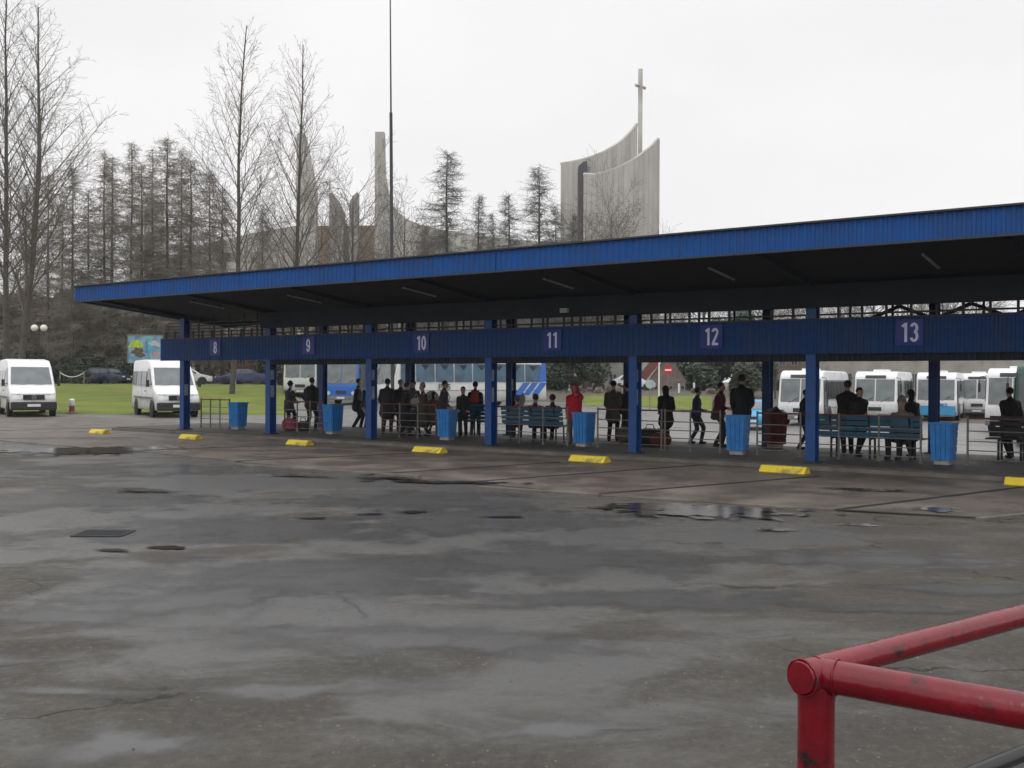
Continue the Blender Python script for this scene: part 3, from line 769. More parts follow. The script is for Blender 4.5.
s0, _ = px_w(452, 3.0); s1, _ = px_w(492, 3.0); bench(s0, s1, 3.0, 'dark slatted bench behind the figure with the red rucksack', M['bench'], -1)

# ------------------------------------------------------------------ red foreground railing
rr = thing('guard_rail', 'glossy chipped red tubular railing corner in the foreground', 'railing', (.643, 2.1, 0))
rad = .038; zt = EYE - .617
m = MB(); m.tube([(0, 0, 0), (0, 0, zt - .02)], rad, 28, phase=.1); m.build('post', M['red'], rr, smooth=True)
m = MB()
m.tube([(0, 0, zt - .05), (0, 0, zt - .03)], rad * 1.03, 28); m.build('corner_joint', M['red'], rr, smooth=True)
d1 = Vector((.33, -.235, 0)).normalized(); d2 = Vector((.70, .50, 0)).normalized()
m = MB(); m.tube([(d1 * .01) + Vector((0, 0, zt)), d1 * 1.9 + Vector((0, 0, zt))], rad * .92, 28); m.build('top_rail', M['red'], rr, smooth=True, bevel=0)
m = MB(); m.tube([-d2 * .052 + Vector((0, 0, zt)), -d2 * .046 + Vector((0, 0, zt)), d2 * .03 + Vector((0, 0, zt))], [rad * .85, rad * .93, rad * .93], 28); m.build('end_stub', M['red'], rr, smooth=True)
m = MB(); m.tube([d2 * .0 + Vector((0, 0, zt + .009)), d2 * 2.6 + Vector((0, 0, zt + .015))], rad * .74, 28); m.build('top_rail', M['red'], rr, smooth=True)
m = MB()
for dd, o_ in ((d1, .041), (d2, -.046)):
    rnd = random.Random(int(abs(o_) * 1000)); base = dd * o_ + Vector((0, 0, zt)); u = dd.cross(Vector((0, 0, 1))).normalized(); v = Vector((0, 0, 1))
    pts = [base + (u * math.cos(a) + v * math.sin(a)) * (rad * (.93 if o_ < 0 else .92) + .001 + .0015 * rnd.random()) + dd * .002 * rnd.random() for a in [2 * PI * k / 28 for k in range(29)]]
    m.tube(pts, .0028, 6, cap=False)
m.build('weld_bead', M['red'], rr, smooth=True)
for dd, ln in ((d1, 1.85), (d2, 2.5)):
    m = MB(); m.tube([dd * ln, dd * ln + Vector((0, 0, zt - .04))], rad, 20); m.build('post', M['red'], rr, smooth=True)
m = MB()
for k in range(1, 2): m.tube([d2 * .05 + Vector((0, 0, .805)), d2 * 2.5 + Vector((0, 0, .805))], .02, 14)
m.build('lower_rail', M['blackrail'], rr, smooth=True)
m = MB(); m.tube([d2 * .05 + Vector((.012, -.016, .766)), d2 * 2.5 + Vector((.012, -.016, .766))], .013, 14); m.build('steel_rod', M['greyrail'], rr, smooth=True)
# ------------------------------------------------------------------ vehicles
def vehicle_body(prof, hw, taper_z, taper, bevel, mt, parent, name='body', nose=None):
    """prof: side outline (y,z), front at -y; hw half width; narrows above taper_z towards the top"""
    m = MB(); m.prism(prof, 'x', -hw, hw); me = m.mesh(name)
    zt = max(p[1] for p in prof); y0 = min(p[0] for p in prof)
    bm = bmesh.new(); bm.from_mesh(me); bmesh.ops.recalc_face_normals(bm, faces=bm.faces)
    for v in bm.verts:
        f = max(0, (v.co.z - taper_z) / (zt - taper_z)); v.co.x *= 1 - taper * f
        if nose and v.co.y < y0 + nose[0]: v.co.x *= 1 - nose[1] * (1 - (v.co.y - y0) / nose[0])
    bmesh.ops.bevel(bm, geom=[e for e in bm.edges if e.calc_face_angle(0) > .2], offset=bevel, segments=3, profile=.55, affect='EDGES', clamp_overlap=True)
    bm.to_mesh(me); bm.free()
    for p in me.polygons: p.use_smooth = True
    me.set_sharp_from_angle(angle=R(50))
    o = bpy.data.objects.new(name, me); COL.objects.link(o); me.materials.append(mt); o.parent = parent
    hwz = lambda z: hw * (1 - taper * max(0, (z - taper_z) / (zt - taper_z)))
    return o, hwz
def wheel(parent, x, y, r, wd, sgn):
    m = MB(); a = x - sgn * wd
    m.lathe([(r * .6, a), (r * .93, a), (r, a + sgn * wd * .2), (r, a + sgn * wd * .8), (r * .93, a + sgn * wd), (r * .6, a + sgn * wd)], (0, y, r), 'x', 20)
    w = bpy.data.objects.new('wheel', None); COL.objects.link(w); w.parent = parent
    m.build('tyre', M['rubber'], w, smooth=True)
    m = MB(); m.lathe([(r * .62, a + sgn * wd * .9), (r * .55, a + sgn * wd * .93), (r * .3, a + sgn * wd * .8), (r * .12, a + sgn * wd * .98), (r * .02, a + sgn * wd)], (0, y, r), 'x', 16)
    m.build('rim', M['rim'], w, smooth=True)
def side_pane(parent, hwz, ya, yb, za, zb, sgn, mt, name='side_window', off=.012):
    q = [(sgn * (hwz(za) + off), ya, za), (sgn * (hwz(za) + off), yb, za), (sgn * (hwz(zb) + off), yb, zb), (sgn * (hwz(zb) + off), ya, zb)]
    m = MB(); m.slab(q, .012 if sgn > 0 else -.012); return m.build(name, mt, parent, bevel=.005, seg=1)
def front_pane(parent, hwz, y0, z0, y1, z1, inset, mt, name='windscreen', off=.014, x0=None, x1=None):
    """pane on the sloped plane (y0,z0)-(y1,z1), spanning the width"""
    n = Vector((0, -(z1 - z0), (y1 - y0))).normalized() * off
    if n.y > 0 and z1 > z0 and y1 >= y0: pass
    a0, a1 = (hwz(z0) - inset, hwz(z1) - inset)
    X = [(-a0, a0), (-a1, a1)]
    if x0 is not None: X = [(x0, x1), (x0, x1)]
    q = [Vector((X[0][0], y0, z0)) + n, Vector((X[0][1], y0, z0)) + n, Vector((X[1][1], y1, z1)) + n, Vector((X[1][0], y1, z1)) + n]
    m = MB(); m.slab(q, .01); return m.build(name, mt, parent, bevel=.004, seg=1)

def make_van(name, label, mt, loc, rz, group=None, cat='van'):
    t = thing(name, label, cat, loc, rz, group)
    prof = [(.05, .3), (0, .45), (0, .78), (.1, 1.02), (.78, 1.33), (1.5, 2.24), (1.95, 2.5), (3.2, 2.58), (5.45, 2.56), (5.6, 2.4), (5.62, .4), (5.5, .3)]
    body, hw = vehicle_body(prof, .97, 1.2, .12, .07, mt, t, nose=(1.0, .09))
    front_pane(t, hw, .86, 1.42, 1.47, 2.19, .12, M['glass2'])
    # cab side windows, load side panels
    for sg in (-1, 1):
        q = [(1.0, 1.42), (1.95, 1.42), (1.95, 2.15), (1.62, 2.15)]
        m = MB(); m.slab([(sg * (hw(z) + .012), y, z) for y, z in q], .012 * sg); m.build('side_window', M['glass'], t)
        for ya, yb in ((2.15, 3.2), (3.3, 4.35), (4.45, 5.4)): side_pane(t, hw, ya, yb, 1.42, 2.05, sg, M['glass'])
        wheel(t, sg * .98, 1.0, .33, .22, sg); wheel(t, sg * .98, 4.5, .33, .22, sg)
        m = MB(); m.lathe([(.42, 0), (.42, .01), (.3, .012)], (sg * .958, 1.0, .36), 'x', 20); m.build('wheel_arch', M['blackplastic'], t); m = MB(); m.lathe([(.42, 0), (.42, .01), (.3, .012)], (sg * .965, 4.5, .36), 'x', 20); m.build('wheel_arch', M['blackplastic'], t)
        m = MB(); m.slab([(sg * .45, -.012, .80), (sg * .86, .03, .78), (sg * .87, .11, 1.06), (sg * .5, .08, .99)], .03 * -sg); m.build('headlight', M['lampglass'], t, bevel=.008)
        m = MB(); m.box((sg * 1.12, 1.0, 1.5), (.12, .16, .3)); m.tube([(sg * .93, 1.05, 1.45), (sg * 1.1, 1.02, 1.48)], .02, 6); m.build('mirror', M['blackplastic'], t, bevel=.02)
        m = MB(); m.box((sg * .975, 2.9, .85), (.02, 5.0 - 1.0, .09)); m.build('side_strip', M['greyplastic'], t)
    m = MB(); m.box((0, .02, .5), (1.84, .16, .34)); m.build('bumper', M['blackplastic'], t, bevel=.05)
    m = MB()
    for k in range(4): m.box((0, -.012 + .012 * k, .78 + .055 * k), (.86, .03, .034))
    m.box((0, .02, .86), (.84, .03, .24)); m.build('grille', M['blackplastic'], t)
    for sg in (-1, 1):
        for yy in (2.06, 3.26):
            m = MB(); m.slab([(sg * (hw(.62) + .006), yy, .62), (sg * (hw(.62) + .006), yy + .02, .62), (sg * (hw(2.2) + .006), yy + .02, 2.2), (sg * (hw(2.2) + .006), yy, 2.2)], .004 * sg); m.build('door_seam', M['blackplastic'], t)
        m = MB(); m.box((sg * (hw(1.15) + .02), 2.2 if sg < 0 else 2.18, 1.15), (.03, .2, .05)); m.build('door_handle', M['blackplastic'], t)
    m = MB(); m.box((0, .07, 1.02), (1.3, .03, .012)); m.build('bonnet_seam', M['blackplastic'], t)
    e = MB(); ring = [(math.cos(a) * .085, -.055, .87 + math.sin(a) * .085) for a in [2 * PI * k / 20 for k in range(21)]]; e.tube(ring, .01, 6)
    for a in (90, 210, 330): e.tube([(0, -.055, .87), (math.cos(R(a)) * .085, -.055, .87 + math.sin(R(a)) * .085)], .009, 6)
    e.build('emblem', M['rim'], t)
    m = MB(); m.box((0, -.075, .52), (.52, .02, .115)); m.build('number_plate', M['plate'], t)
    m = MB(); m.tube([(-.6, .83, 1.38), (.0, .88, 1.45)], .012, 5); m.tube([(.1, .83, 1.38), (.7, .88, 1.45)], .012, 5); m.build('wiper', M['blackplastic'], t)
    m = MB(); m.box((-.86, 5.63, 1.0), (.1, .03, .4)); m.box((.86, 5.63, 1.0), (.1, .03, .4)); m.build('tail_lamp', M['redlamp'], t)
    return t
def at(x, Y): return (X_at(x, Y), Y, gz(X_at(x, Y), Y))
make_van('van', 'white minibus with a high roof parked nearest the left edge', M['white'], at(34, 43.6), R(32), 'white high-roofed minibuses')
make_van('van', 'white minibus parked behind the first canopy post', M['white'], at(179, 43.6), R(31), 'white high-roofed minibuses')

def make_car(name, label, mt, loc, rz, hatch=True, group=None):
    t = thing(name, label, 'car', loc, rz, group)
    if hatch: prof = [(.0, .3), (-.03, .5), (.05, .72), (.95, .93), (1.6, 1.36), (2.0, 1.44), (3.1, 1.44), (3.75, 1.1), (4.05, .95), (4.1, .4), (4.0, .28)]
    else: prof = [(.0, .3), (-.03, .5), (.05, .7), (1.05, .9), (1.75, 1.34), (2.1, 1.4), (3.0, 1.4), (3.7, 1.0), (4.4, .93), (4.45, .4), (4.35, .28)]
    Ln = prof[-2][0]
    body, hw = vehicle_body(prof, .86, .85, .2, .05, mt, t, nose=(.8, .1))
    front_pane(t, hw, 1.05, .99, 1.56, 1.33, .07, M['glass2'])
    m = MB(); a = hw(1.1) - .1; m.slab([(a, 3.7, 1.14), (-a, 3.7, 1.14), (-a + .03, 3.2, 1.40), (a - .03, 3.2, 1.40)], .025); m.build('rear_window', M['glass'], t)
    for sg in (-1, 1):
        for q in ([(1.3, .98), (2.2, .98), (2.2, 1.33), (1.72, 1.33)], [(2.28, .98), (3.35, .98), (3.05, 1.33), (2.28, 1.33)]):
            m = MB(); m.slab([(sg * (hw(z) + .01), y, z) for y, z in q], .01 * sg); m.build('side_window', M['glass'], t)
        wheel(t, sg * .86, .8, .3, .19, sg); wheel(t, sg * .86, Ln - .75, .3, .19, sg)
        m = MB(); m.lathe([(.37, 0), (.37, .008), (.3, .01)], (sg * .85, .8, .33), 'x', 18); m.build('wheel_arch', M['blackplastic'], t); m = MB(); m.lathe([(.37, 0), (.37, .008), (.3, .01)], (sg * .852, Ln - .75, .33), 'x', 18); m.build('wheel_arch', M['blackplastic'], t)
        m = MB(); m.box((sg * .6, .02, .66), (.32, .08, .14)); m.build('headlight', M['lampglass'], t, bevel=.02)
        m = MB(); m.box((sg * .68, Ln - .02, .82), (.2, .08, .22)); m.build('tail_lamp', M['redlamp'], t, bevel=.02)
        m = MB(); m.box((sg * .93, 1.35, 1.0), (.14, .1, .12)); m.build('mirror', M['blackplastic'], t, bevel=.02)
        m = MB()
        for yy in (2.24,): m.box((sg * .867, yy, .68), (.006, .012, .6))
        m.box((sg * .872, 2.55, .82), (.02, .14, .03)); m.build('door_handle', M['blackplastic'], t)
    m = MB(); m.box((0, -.06, .46), (.5, .02, .11)); m.build('number_plate', M['plate'], t)
    m = MB(); m.box((0, -.03, .62), (.6, .03, .1)); m.build('grille', M['blackplastic'], t)
    return t
make_car('car', 'dark blue hatchback parked beyond the lawn between the two white vans', M['darkblue'], at(128, 87), R(78))
make_car('car', 'silver white car parked beyond the lawn just right of the second van', M['silver'], at(212, 84), R(108))
make_car('car', 'mid blue car parked beyond the lawn behind the silver one', M['midblue'], at(216, 90), R(-80), False)
make_car('car', 'sky blue car facing the platform, half hidden behind the rear post near bay 12', M['cyan'], at(752, 48), R(-12))
make_car('car', 'grey car parked far behind the road signs', M['silver'], at(655, 95), R(85))

def make_bus(label, mt, loc, rz, Lb=9.0, H=2.95, nwin=6, lower=None, group=None, cat='bus', style=0, glass=None, name='bus', text=None, tcol=None, front_low=None):
    t = thing(name, label, cat, loc, rz, group); g1 = glass or M['glass']
    k = H / 2.95
    prof = [(.12, .32), (0, .45), (-.02, 1.15 * k), (.3, 2.62 * k), (.5, 2.82 * k), (.95, H), (Lb - .8, H), (Lb - .2, H - .12), (Lb, H - .4), (Lb + .02, .5), (Lb - .1, .32)]
    body, hw = vehicle_body(prof, 1.22, 1.2, .08, .1, mt, t, nose=(.5, .05))
    z0, z1 = 1.28 * k, 2.5 * k
    def yz(z): return -.02 + (z - 1.15 * k) / (1.47 * k) * .32
    # windscreen in two halves with a divider
    for a, b in ((-1.02, -.03), (.03, 1.02)):
        front_pane(t, hw, yz(z0), z0, yz(z1), z1, 0, M['glass2'] if style != 2 else g1, x0=a, x1=b)
    m = MB(); m.slab([(-.55, yz(2.56 * k) - .02, 2.56 * k), (.55, yz(2.56 * k) - .02, 2.56 * k), (.55, yz(2.66 * k) + .02, 2.72 * k), (-.55, yz(2.66 * k) + .02, 2.72 * k)], .03); m.build('destination_blind', M['blackplastic'], t)
    pitch = (Lb - 1.9) / nwin
    for sg in (-1, 1):
        for i in range(nwin):
            ya = 1.5 + i * pitch; side_pane(t, hw, ya, ya + pitch - .08, 1.42 * k, 2.45 * k, sg, g1)
        # door or driver window
        side_pane(t, hw, .42, 1.4, (.5 if sg > 0 else 1.42) * k, 2.45 * k, sg, g1, 'door' if sg > 0 else 'side_window')
        wheel(t, sg * 1.23, 1.9 if Lb < 10 else 2.6, .46, .26, sg); wheel(t, sg * 1.23, Lb - 2.4, .46, .26, sg)
        m = MB(); m.lathe([(.58, 0), (.58, .01), (.4, .012)], (sg * 1.215, 1.9 if Lb < 10 else 2.6, .48), 'x', 20); m.build('wheel_arch', M['blackplastic'], t); m = MB(); m.lathe([(.58, 0), (.58, .01), (.4, .012)], (sg * 1.217, Lb - 2.4, .48), 'x', 20); m.build('wheel_arch', M['blackplastic'], t)
        m = MB(); m.lathe([(.13, 0), (.13, .03), (.1, .045)], (sg * .85, -.03, .78), 'y', 14)
        o = m.build('headlight', M['lampglass'], t); o.location = (0, -.02, 0)
        m = MB(); m.box((sg * 1.38, -.18, 2.05 * k), (.1, .14, .42)); m.tube([(sg * 1.1, .2, 2.6 * k), (sg * 1.36, -.1, 2.55 * k), (sg * 1.38, -.18, 2.2 * k)], .02, 6); m.build('mirror', M['blackplastic'], t, bevel=.02)
        m = MB(); m.box((sg * (1.228), Lb / 2, .95 * k), (.012, Lb - 1.0, .03)); m.build('side_strip', M['greyplastic'], t)
    m = MB(); m.box((0, .02, .46), (2.3, .16, .26)); m.build('bumper', M['greyplastic'], t, bevel=.04)
    m = MB(); m.box((0, -.03, .85), (.7, .04, .2)); m.build('grille', M['blackplastic'], t)
    m = MB(); m.box((0, -.07, .47), (.52, .02, .11)); m.build('number_plate', M['plate'], t)
    m = MB(); m.tube([(-.6, -.0, 1.22 * k), (-.1, .0, 1.5 * k)], .014, 5); m.tube([(.3, .0, 1.22 * k), (.8, .0, 1.5 * k)], .014, 5); m.build('wiper', M['blackplastic'], t)
    m = MB(); m.box((0, Lb * .35, H + .06), (.9, .7, .14)); m.build('roof_hatch', mt, t, bevel=.03)
    m = MB(); m.box((0, Lb + .02, 2.1 * k), (1.9, .03, .75)); m.build('rear_window', M['glass'], t)
    m = MB(); m.box((-1.0, Lb + .025, .95), (.16, .03, .4)); m.box((1.0, Lb + .025, .95), (.16, .03, .4)); m.build('tail_lamp', M['redlamp'], t)
    if front_low:
        m = MB(); m.slab([(-1.08, -.075, .36), (1.08, -.075, .36), (1.08, -.045, .92), (-1.08, -.045, .92)], .012); m.build('front_stripe', front_low, t)
    if text:
        tt = text_mesh(text, .2, 'lettering', tcol or M['busblue'], t, sx=1.1); tt.location = (.4, -.06, .98)
    return t
EB = math.atan2(-.9, -.45)  # unused helper angle
G = 'white buses parked in a row behind the shelter'
# local front is -y; buses face towards -E2
BR = math.atan2(-.5765, .8171)
rows = [(800, 53, 'white midibus whose left half shows beside the rear post right of bay 12', None, None), (875, 56, 'white midibus directly behind the long bench under number 13', None, None),
        (936, 60.5, 'white midibus with blue letters and a blue skirt behind the number 13 bin', 'PKS', M['cyan']), (977, 66, 'white midibus farthest back in the row, in the gap right of the number 13 bin', None, None)]
for x, Y, lb, tx, fl in rows:
    p = at(x, Y); make_bus(lb, M['white'] if x != 975 else M['cream'], (p[0], p[1], p[2]), BR + R(8), 8.8, 2.95, 6, group=G, text=tx, front_low=fl)
p = at(1012, 47); make_bus('white bus with a large black mirror at the right, in front of the parked row', M['white'], p, BR + R(2), 9.2, 3.05, 6, group=G)
p = at(1050, 36.5); make_bus('dark green bus cut off by the right edge of the picture', M['green_dark'], p, BR + R(5), 10, 3.1, 6, style=2)
# blue coach seen from the front
p = at(341, 66); c1 = make_bus('bright blue coach facing the platform behind bay 9', M['busblue'], p, R(-10), 10.5, 3.25, 7, cat='coach', name='coach', glass=M['glass2'])
p = at(300, 71); c2 = make_bus('white and sky blue coach left of the bright blue one behind bay 9', M['cream'], p, R(8), 10.5, 3.3, 7, cat='coach', name='coach', glass=M['glassblue'])
m = MB()
for sg in (-1, 1):
    m.slab([(sg * 1.236, .1, .5), (sg * 1.236, .9, .5), (sg * 1.145, 2.4, 3.0), (sg * 1.145, 1.5, 3.0)], .01 * sg)
m.build('cyan_stripe', M['cyan'], c2)
# white coach seen from its side
A = Vector((X_at(395, 58.5), 58.5, 0)); B = Vector((X_at(549, 66), 66, 0)); d = (B - A); ang = math.atan2(d.y, d.x) - PI / 2
Lc = d.length - .2
zc = gz((A.x + B.x) / 2 + .5, 61)
t = make_bus('long white coach with blue tinted windows and slanted blue stripes at its rear', M['cream'], (A.x - math.cos(ang) * 1.22, A.y - math.sin(ang) * 1.22, zc), ang, Lc, 3.28, 7, cat='coach', name='coach', glass=M['glassblue'])
for k, (a, w_) in enumerate([(0, .55), (.75, .5), (1.45, .55)]):
    y0 = Lc - 2.75 + a
    m = MB(); m.slab([(1.238, y0, .75), (1.238, y0 + w_, .75), (1.228, y0 + w_ + .75, 1.53), (1.228, y0 + .75, 1.53)], .01); m.build('blue_stripe', M['busblue'], t)
m = MB(); m.slab([(1.2, Lc - .75, 1.6), (1.2, Lc - .06, 1.6), (1.15, Lc - .1, 2.95), (1.15, Lc - .35, 2.95)], .04); m.build('blue_stripe', M['busblue'], t)
# seat head rests and curtains seen through the windows
for i in range(7):
    m = MB(); y0 = 1.5 + i * (Lc - 1.9) / 7 + .35
    m.prism([(y0, 2.62), (y0 + .62, 2.62), (y0 + .31, 2.28)][::-1], 'x', 1.185, 1.2); m.build('curtain', M['darkblue'], t)
tt = text_mesh('PKS', .36, 'lettering', mat('lettering_dark_grey', (.1, .12, .14), .5), t, sx=1.15, bold=.02)
tt.rotation_euler = (0, R(0), PI / 2); tt.location = (1.25, Lc * .30, 1.28)
# ------------------------------------------------------------------ people
def caps(m, p1, r1, p2, r2, fx=1.0, fy=1.0, n=12):
    """tapered capsule; fx/fy squash the section along world x / y for near vertical pieces"""
    p1 = Vector(p1); p2 = Vector(p2); d = (p2 - p1); L_ = d.length; d = d.normalized() if L_ > 1e-6 else Vector((0, 0, 1))
    ref = Vector((1, 0, 0)) if abs(d.x) < .8 else Vector((0, 1, 0))
    u = (ref - d * ref.dot(d)).normalized(); w = d.cross(u)
    st = [(-1, .05), (-.8, .6), (-.45, .89), (0, 1)]
    rings = [(p1 + d * (t * r1), r1 * k) for t, k in st] + [(p2 - d * (t * r2), r2 * k) for t, k in reversed(st)]
    b = len(m.v)
    for c, r in rings:
        for k in range(n):
            a = 2 * PI * k / n; o = (u * math.cos(a) + w * math.sin(a)) * r
            m.v.append((c.x + o.x * fx, c.y + o.y * fy, c.z + o.z))
    for i in range(len(rings) - 1):
        for k in range(n):
            a = b + i * n + k; c_ = b + i * n + (k + 1) % n
            m.f.append((a, c_, c_ + n, a + n))
    m.f.append(tuple(b + k for k in reversed(range(n)))); m.f.append(tuple(b + (len(rings) - 1) * n + k for k in range(n)))
def remesh(m, vox, smooth=3, name='m'):
    me = m.mesh(name); ob = bpy.data.objects.new('tmp', me); COL.objects.link(ob)
    bm = bmesh.new(); bm.from_mesh(me); bmesh.ops.recalc_face_normals(bm, faces=bm.faces); bm.to_mesh(me); bm.free()
    md = ob.modifiers.new('r', 'REMESH'); md.mode = 'VOXEL'; md.voxel_size = vox; md.use_smooth_shade = True
    if smooth:
        sm = ob.modifiers.new('s', 'SMOOTH'); sm.iterations = smooth; sm.factor = .5
    dg_ = bpy.context.evaluated_depsgraph_get(); dg_.update()
    r = bpy.data.meshes.new_from_object(ob.evaluated_get(dg_)); bpy.data.objects.remove(ob); r.name = name
    for p in r.polygons: p.use_smooth = True
    return r
def link(me, name, mt, parent):
    o = bpy.data.objects.new(name, me); COL.objects.link(o); me.materials.clear(); me.materials.append(mt); o.parent = parent; return o
PM = {}
def cloth(c, rough=.85):
    key = tuple(round(v, 3) for v in c)
    if key not in PM: PM[key] = mat('cloth', c, rough, .25, 9, bump=.25, bscale=60)
    return PM[key]
SKIN = mat('skin', (.45, .27, .2), .55, .1, 8)
def ik(a, b, l1, l2, pole):
    a = Vector(a); b = Vector(b); d = b - a; L_ = min(d.length, (l1 + l2) * .999); d.normalize()
    x = (l1 * l1 - l2 * l2 + L_ * L_) / (2 * L_); h = math.sqrt(max(0, l1 * l1 - x * x))
    p = Vector(pole); p = (p - d * p.dot(d)).normalized()
    return a + d * x + p * h, a + d * L_
def person(label, loc, rz, H=1.72, coat=(.02, .02, .022), pants=(.02, .022, .03), hair=(.03, .02, .015), length=.85, pose='stand', arms='down', hat=None, hood=False,
           bag=None, female=False, lean=0.0, turn=0.0, coat2=None, shoes=(.02, .018, .016), bulk=1.0, side_bag=None, stride=.12, group=None):
    """faces local -y. length = hem height of coat as fraction of leg (0.85 jacket, .45 long coat)"""
    t = thing('person', label, 'person', loc, rz, group)
    k = H / 1.75; sh = .19 if not female else .165; hipw = .095
    seat = pose == 'sit'
    hz = .47 / k if seat else .92
    hip = Vector((0, 0, hz)); chest = hip + Vector((0, -.03 - lean * .5, .38)); neck = chest + Vector((0, -.01 - lean * .25, .15)); head = neck + Vector((0, -.035 - lean * .1, .16))
    tz = Matrix.Rotation(turn, 3, 'Z')
    legs = []
    for sg in (-1, 1):
        h_ = hip + Vector((sg * hipw, 0, -.04))
        if seat: knee = h_ + Vector((sg * .03, -.44, .03)); ank = Vector((sg * .11, -.44 + .02 * sg, .09))
        else:
            ank = Vector((sg * .1, sg * stride, .09)); knee, ank = ik(h_, ank, .43, .43, (0, -1, 0))
        legs.append((h_, knee, ank))
    armsP = []
    for sg in (-1, 1):
        s_ = chest + Vector((sg * (sh - .015), 0, .055))
        if arms == 'down': hnd = s_ + Vector((sg * .07, -.05, -.54))
        elif arms == 'pocket': hnd = s_ + Vector((sg * -.0, -.13, -.42))
        elif arms == 'fold': hnd = s_ + Vector((sg * -.17, -.2, -.3))
        elif arms == 'phone': hnd = (s_ + Vector((-.11, -.14, .1))) if sg > 0 else s_ + Vector((sg * .05, -.06, -.52))
        elif arms == 'lap': hnd = s_ + Vector((sg * -.08, -.34, -.36))
        else: hnd = s_ + Vector((sg * .02, -.3, -.34))
        el, hnd = ik(s_, hnd, .29, .26, (sg * .25, 1, 0))
        armsP.append((s_, el, hnd))
    S = lambda p: Vector(p) * k
    # body: one continuous surface
    m = MB()
    caps(m, S(hip), .13 * k, S(hip + Vector((0, 0, .12))), .115 * k, 1.15, .85); caps(m, S(hip + Vector((0, 0, .1))), .115 * k, S(chest), .125 * k, 1.2, .8)
    caps(m, S(chest + Vector((-.1, 0, .08))), .075 * k, S(chest + Vector((.1, 0, .08))), .075 * k)
    caps(m, S(neck - Vector((0, -.01, .06))), .058 * k, S(head - Vector((0, -.015, .02))), .052 * k)
    hd = tz @ Vector((0, -1, 0))
    caps(m, S(head + Vector((0, .01, .045))), .088 * k, S(head + Vector((0, .01, .045)) + hd * .012), .086 * k, .92, 1.06)
    caps(m, S(head + hd * .028 + Vector((0, 0, .0))), .066 * k, S(head + hd * .042 + Vector((0, 0, -.058))), .04 * k)
    caps(m, S(head + hd * .085 + Vector((0, 0, .035))), .012 * k, S(head + hd * .108 + Vector((0, 0, .0))), .017 * k)
    px = tz @ Vector((1, 0, 0))
    for sg in (-1, 1): caps(m, S(head + px * (.083 * sg) + Vector((0, .0, .035))), .014 * k, S(head + px * (.086 * sg) + Vector((0, .0, .0))), .011 * k)
    for (h_, kn, an) in legs:
        caps(m, S(h_), .088 * k, S(kn), .058 * k); caps(m, S(kn), .056 * k, S(kn.lerp(an, .35) + Vector((0, .015, 0))), .056 * k); caps(m, S(kn.lerp(an, .35)), .054 * k, S(an), .036 * k); caps(m, S(an + Vector((0, .03, -.045))), .036 * k, S(an + Vector((0, -.13, -.055))), .03 * k)
    for (s_, el, hn) in armsP:
        caps(m, S(s_), .05 * k, S(el), .04 * k); caps(m, S(el), .04 * k, S(hn), .027 * k)
    body = remesh(m, .02 * k, 2, 'body')
    # hands: palm, four unequal bent fingers and a thumb, merged into the body mesh
    hm = MB()
    for sg, (s_, el, hn) in zip((-1, 1), armsP):
        d = (hn - el).normalized(); side = d.cross(Vector((0, 1, 0)));
        if side.length < .1: side = d.cross(Vector((1, 0, 0)))
        side.normalize(); nr = side.cross(d).normalized(); 
        if nr.y > 0: nr = -nr
        pc = hn + d * .045
        caps(hm, S(hn - d * .02), .026 * k, S(hn + d * .08), .03 * k)
        for j, (o_, ln) in enumerate([(-.027, .062), (-.009, .074), (.009, .078), (.027, .07)]):
            a = hn + d * .085 + side * o_; b = a + (d * .8 + nr * .3).normalized() * ln * .5; c_ = b + (d * .5 + nr * .8).normalized() * ln * .5
            caps(hm, S(a), .0095 * k, S(b), .0085 * k, n=8); caps(hm, S(b), .0085 * k, S(c_), .007 * k, n=8)
        a = hn + d * .02 + side * .024; b = a + (d * .5 + side * .7).normalized() * .045; c_ = b + (d * .9 + nr * .4).normalized() * .03
        caps(hm, S(a), .013 * k, S(b), .010 * k, n=8); caps(hm, S(b), .010 * k, S(c_), .008 * k, n=8)
    hmesh = remesh(hm, .007 * k, 1, 'hand')
    bm = bmesh.new(); bm.from_mesh(body); bm.from_mesh(hmesh); bm.to_mesh(body); bm.free(); bpy.data.meshes.remove(hmesh)
    for p in body.polygons: p.use_smooth = True
    link(body, 'body', SKIN, t)
    # trousers
    m = MB(); caps(m, S(hip + Vector((0, 0, -.02))), .135 * k, S(hip + Vector((0, 0, .08))), .125 * k, 1.18, .92)
    for (h_, kn, an) in legs:
        caps(m, S(h_), .102 * k, S(kn), .073 * k); caps(m, S(kn), .073 * k, S(an + Vector((0, 0, .0))), .06 * k)
    link(remesh(m, .022, 3, 'trousers'), 'trousers', cloth(pants), t)
    # shoes
    m = MB()
    for (h_, kn, an) in legs:
        caps(m, S(an + Vector((0, .035, -.045))), .045 * k, S(an + Vector((0, -.14, -.052))), .04 * k)
    link(remesh(m, .014, 1, 'shoes'), 'shoes', cloth(shoes, .5), t)
    # coat
    m = MB(); bk = bulk * 1.08
    hem = hip.z * length
    caps(m, S(hip + Vector((0, 0, .0))), .152 * k * bk, S(hip + Vector((0, -.005, .16))), .142 * k * bk, 1.15, .92)
    caps(m, S(hip + Vector((0, -.005, .12))), .143 * k * bk, S(chest), .15 * k * bk, 1.22, .88)
    caps(m, S(chest + Vector((-.1, 0, .03))), .078 * k * bk, S(chest + Vector((.1, 0, .03))), .078 * k * bk)
    for sg in (-1, 1): caps(m, S(neck + Vector((sg * .01, .005, -.035))), .068 * k, S(chest + Vector((sg * (sh - .03), 0, .05))), .066 * k * bk)
    caps(m, S(neck - Vector((0, -.01, .03))), .077 * k, S(neck + Vector((0, -.01, .045))), .066 * k)
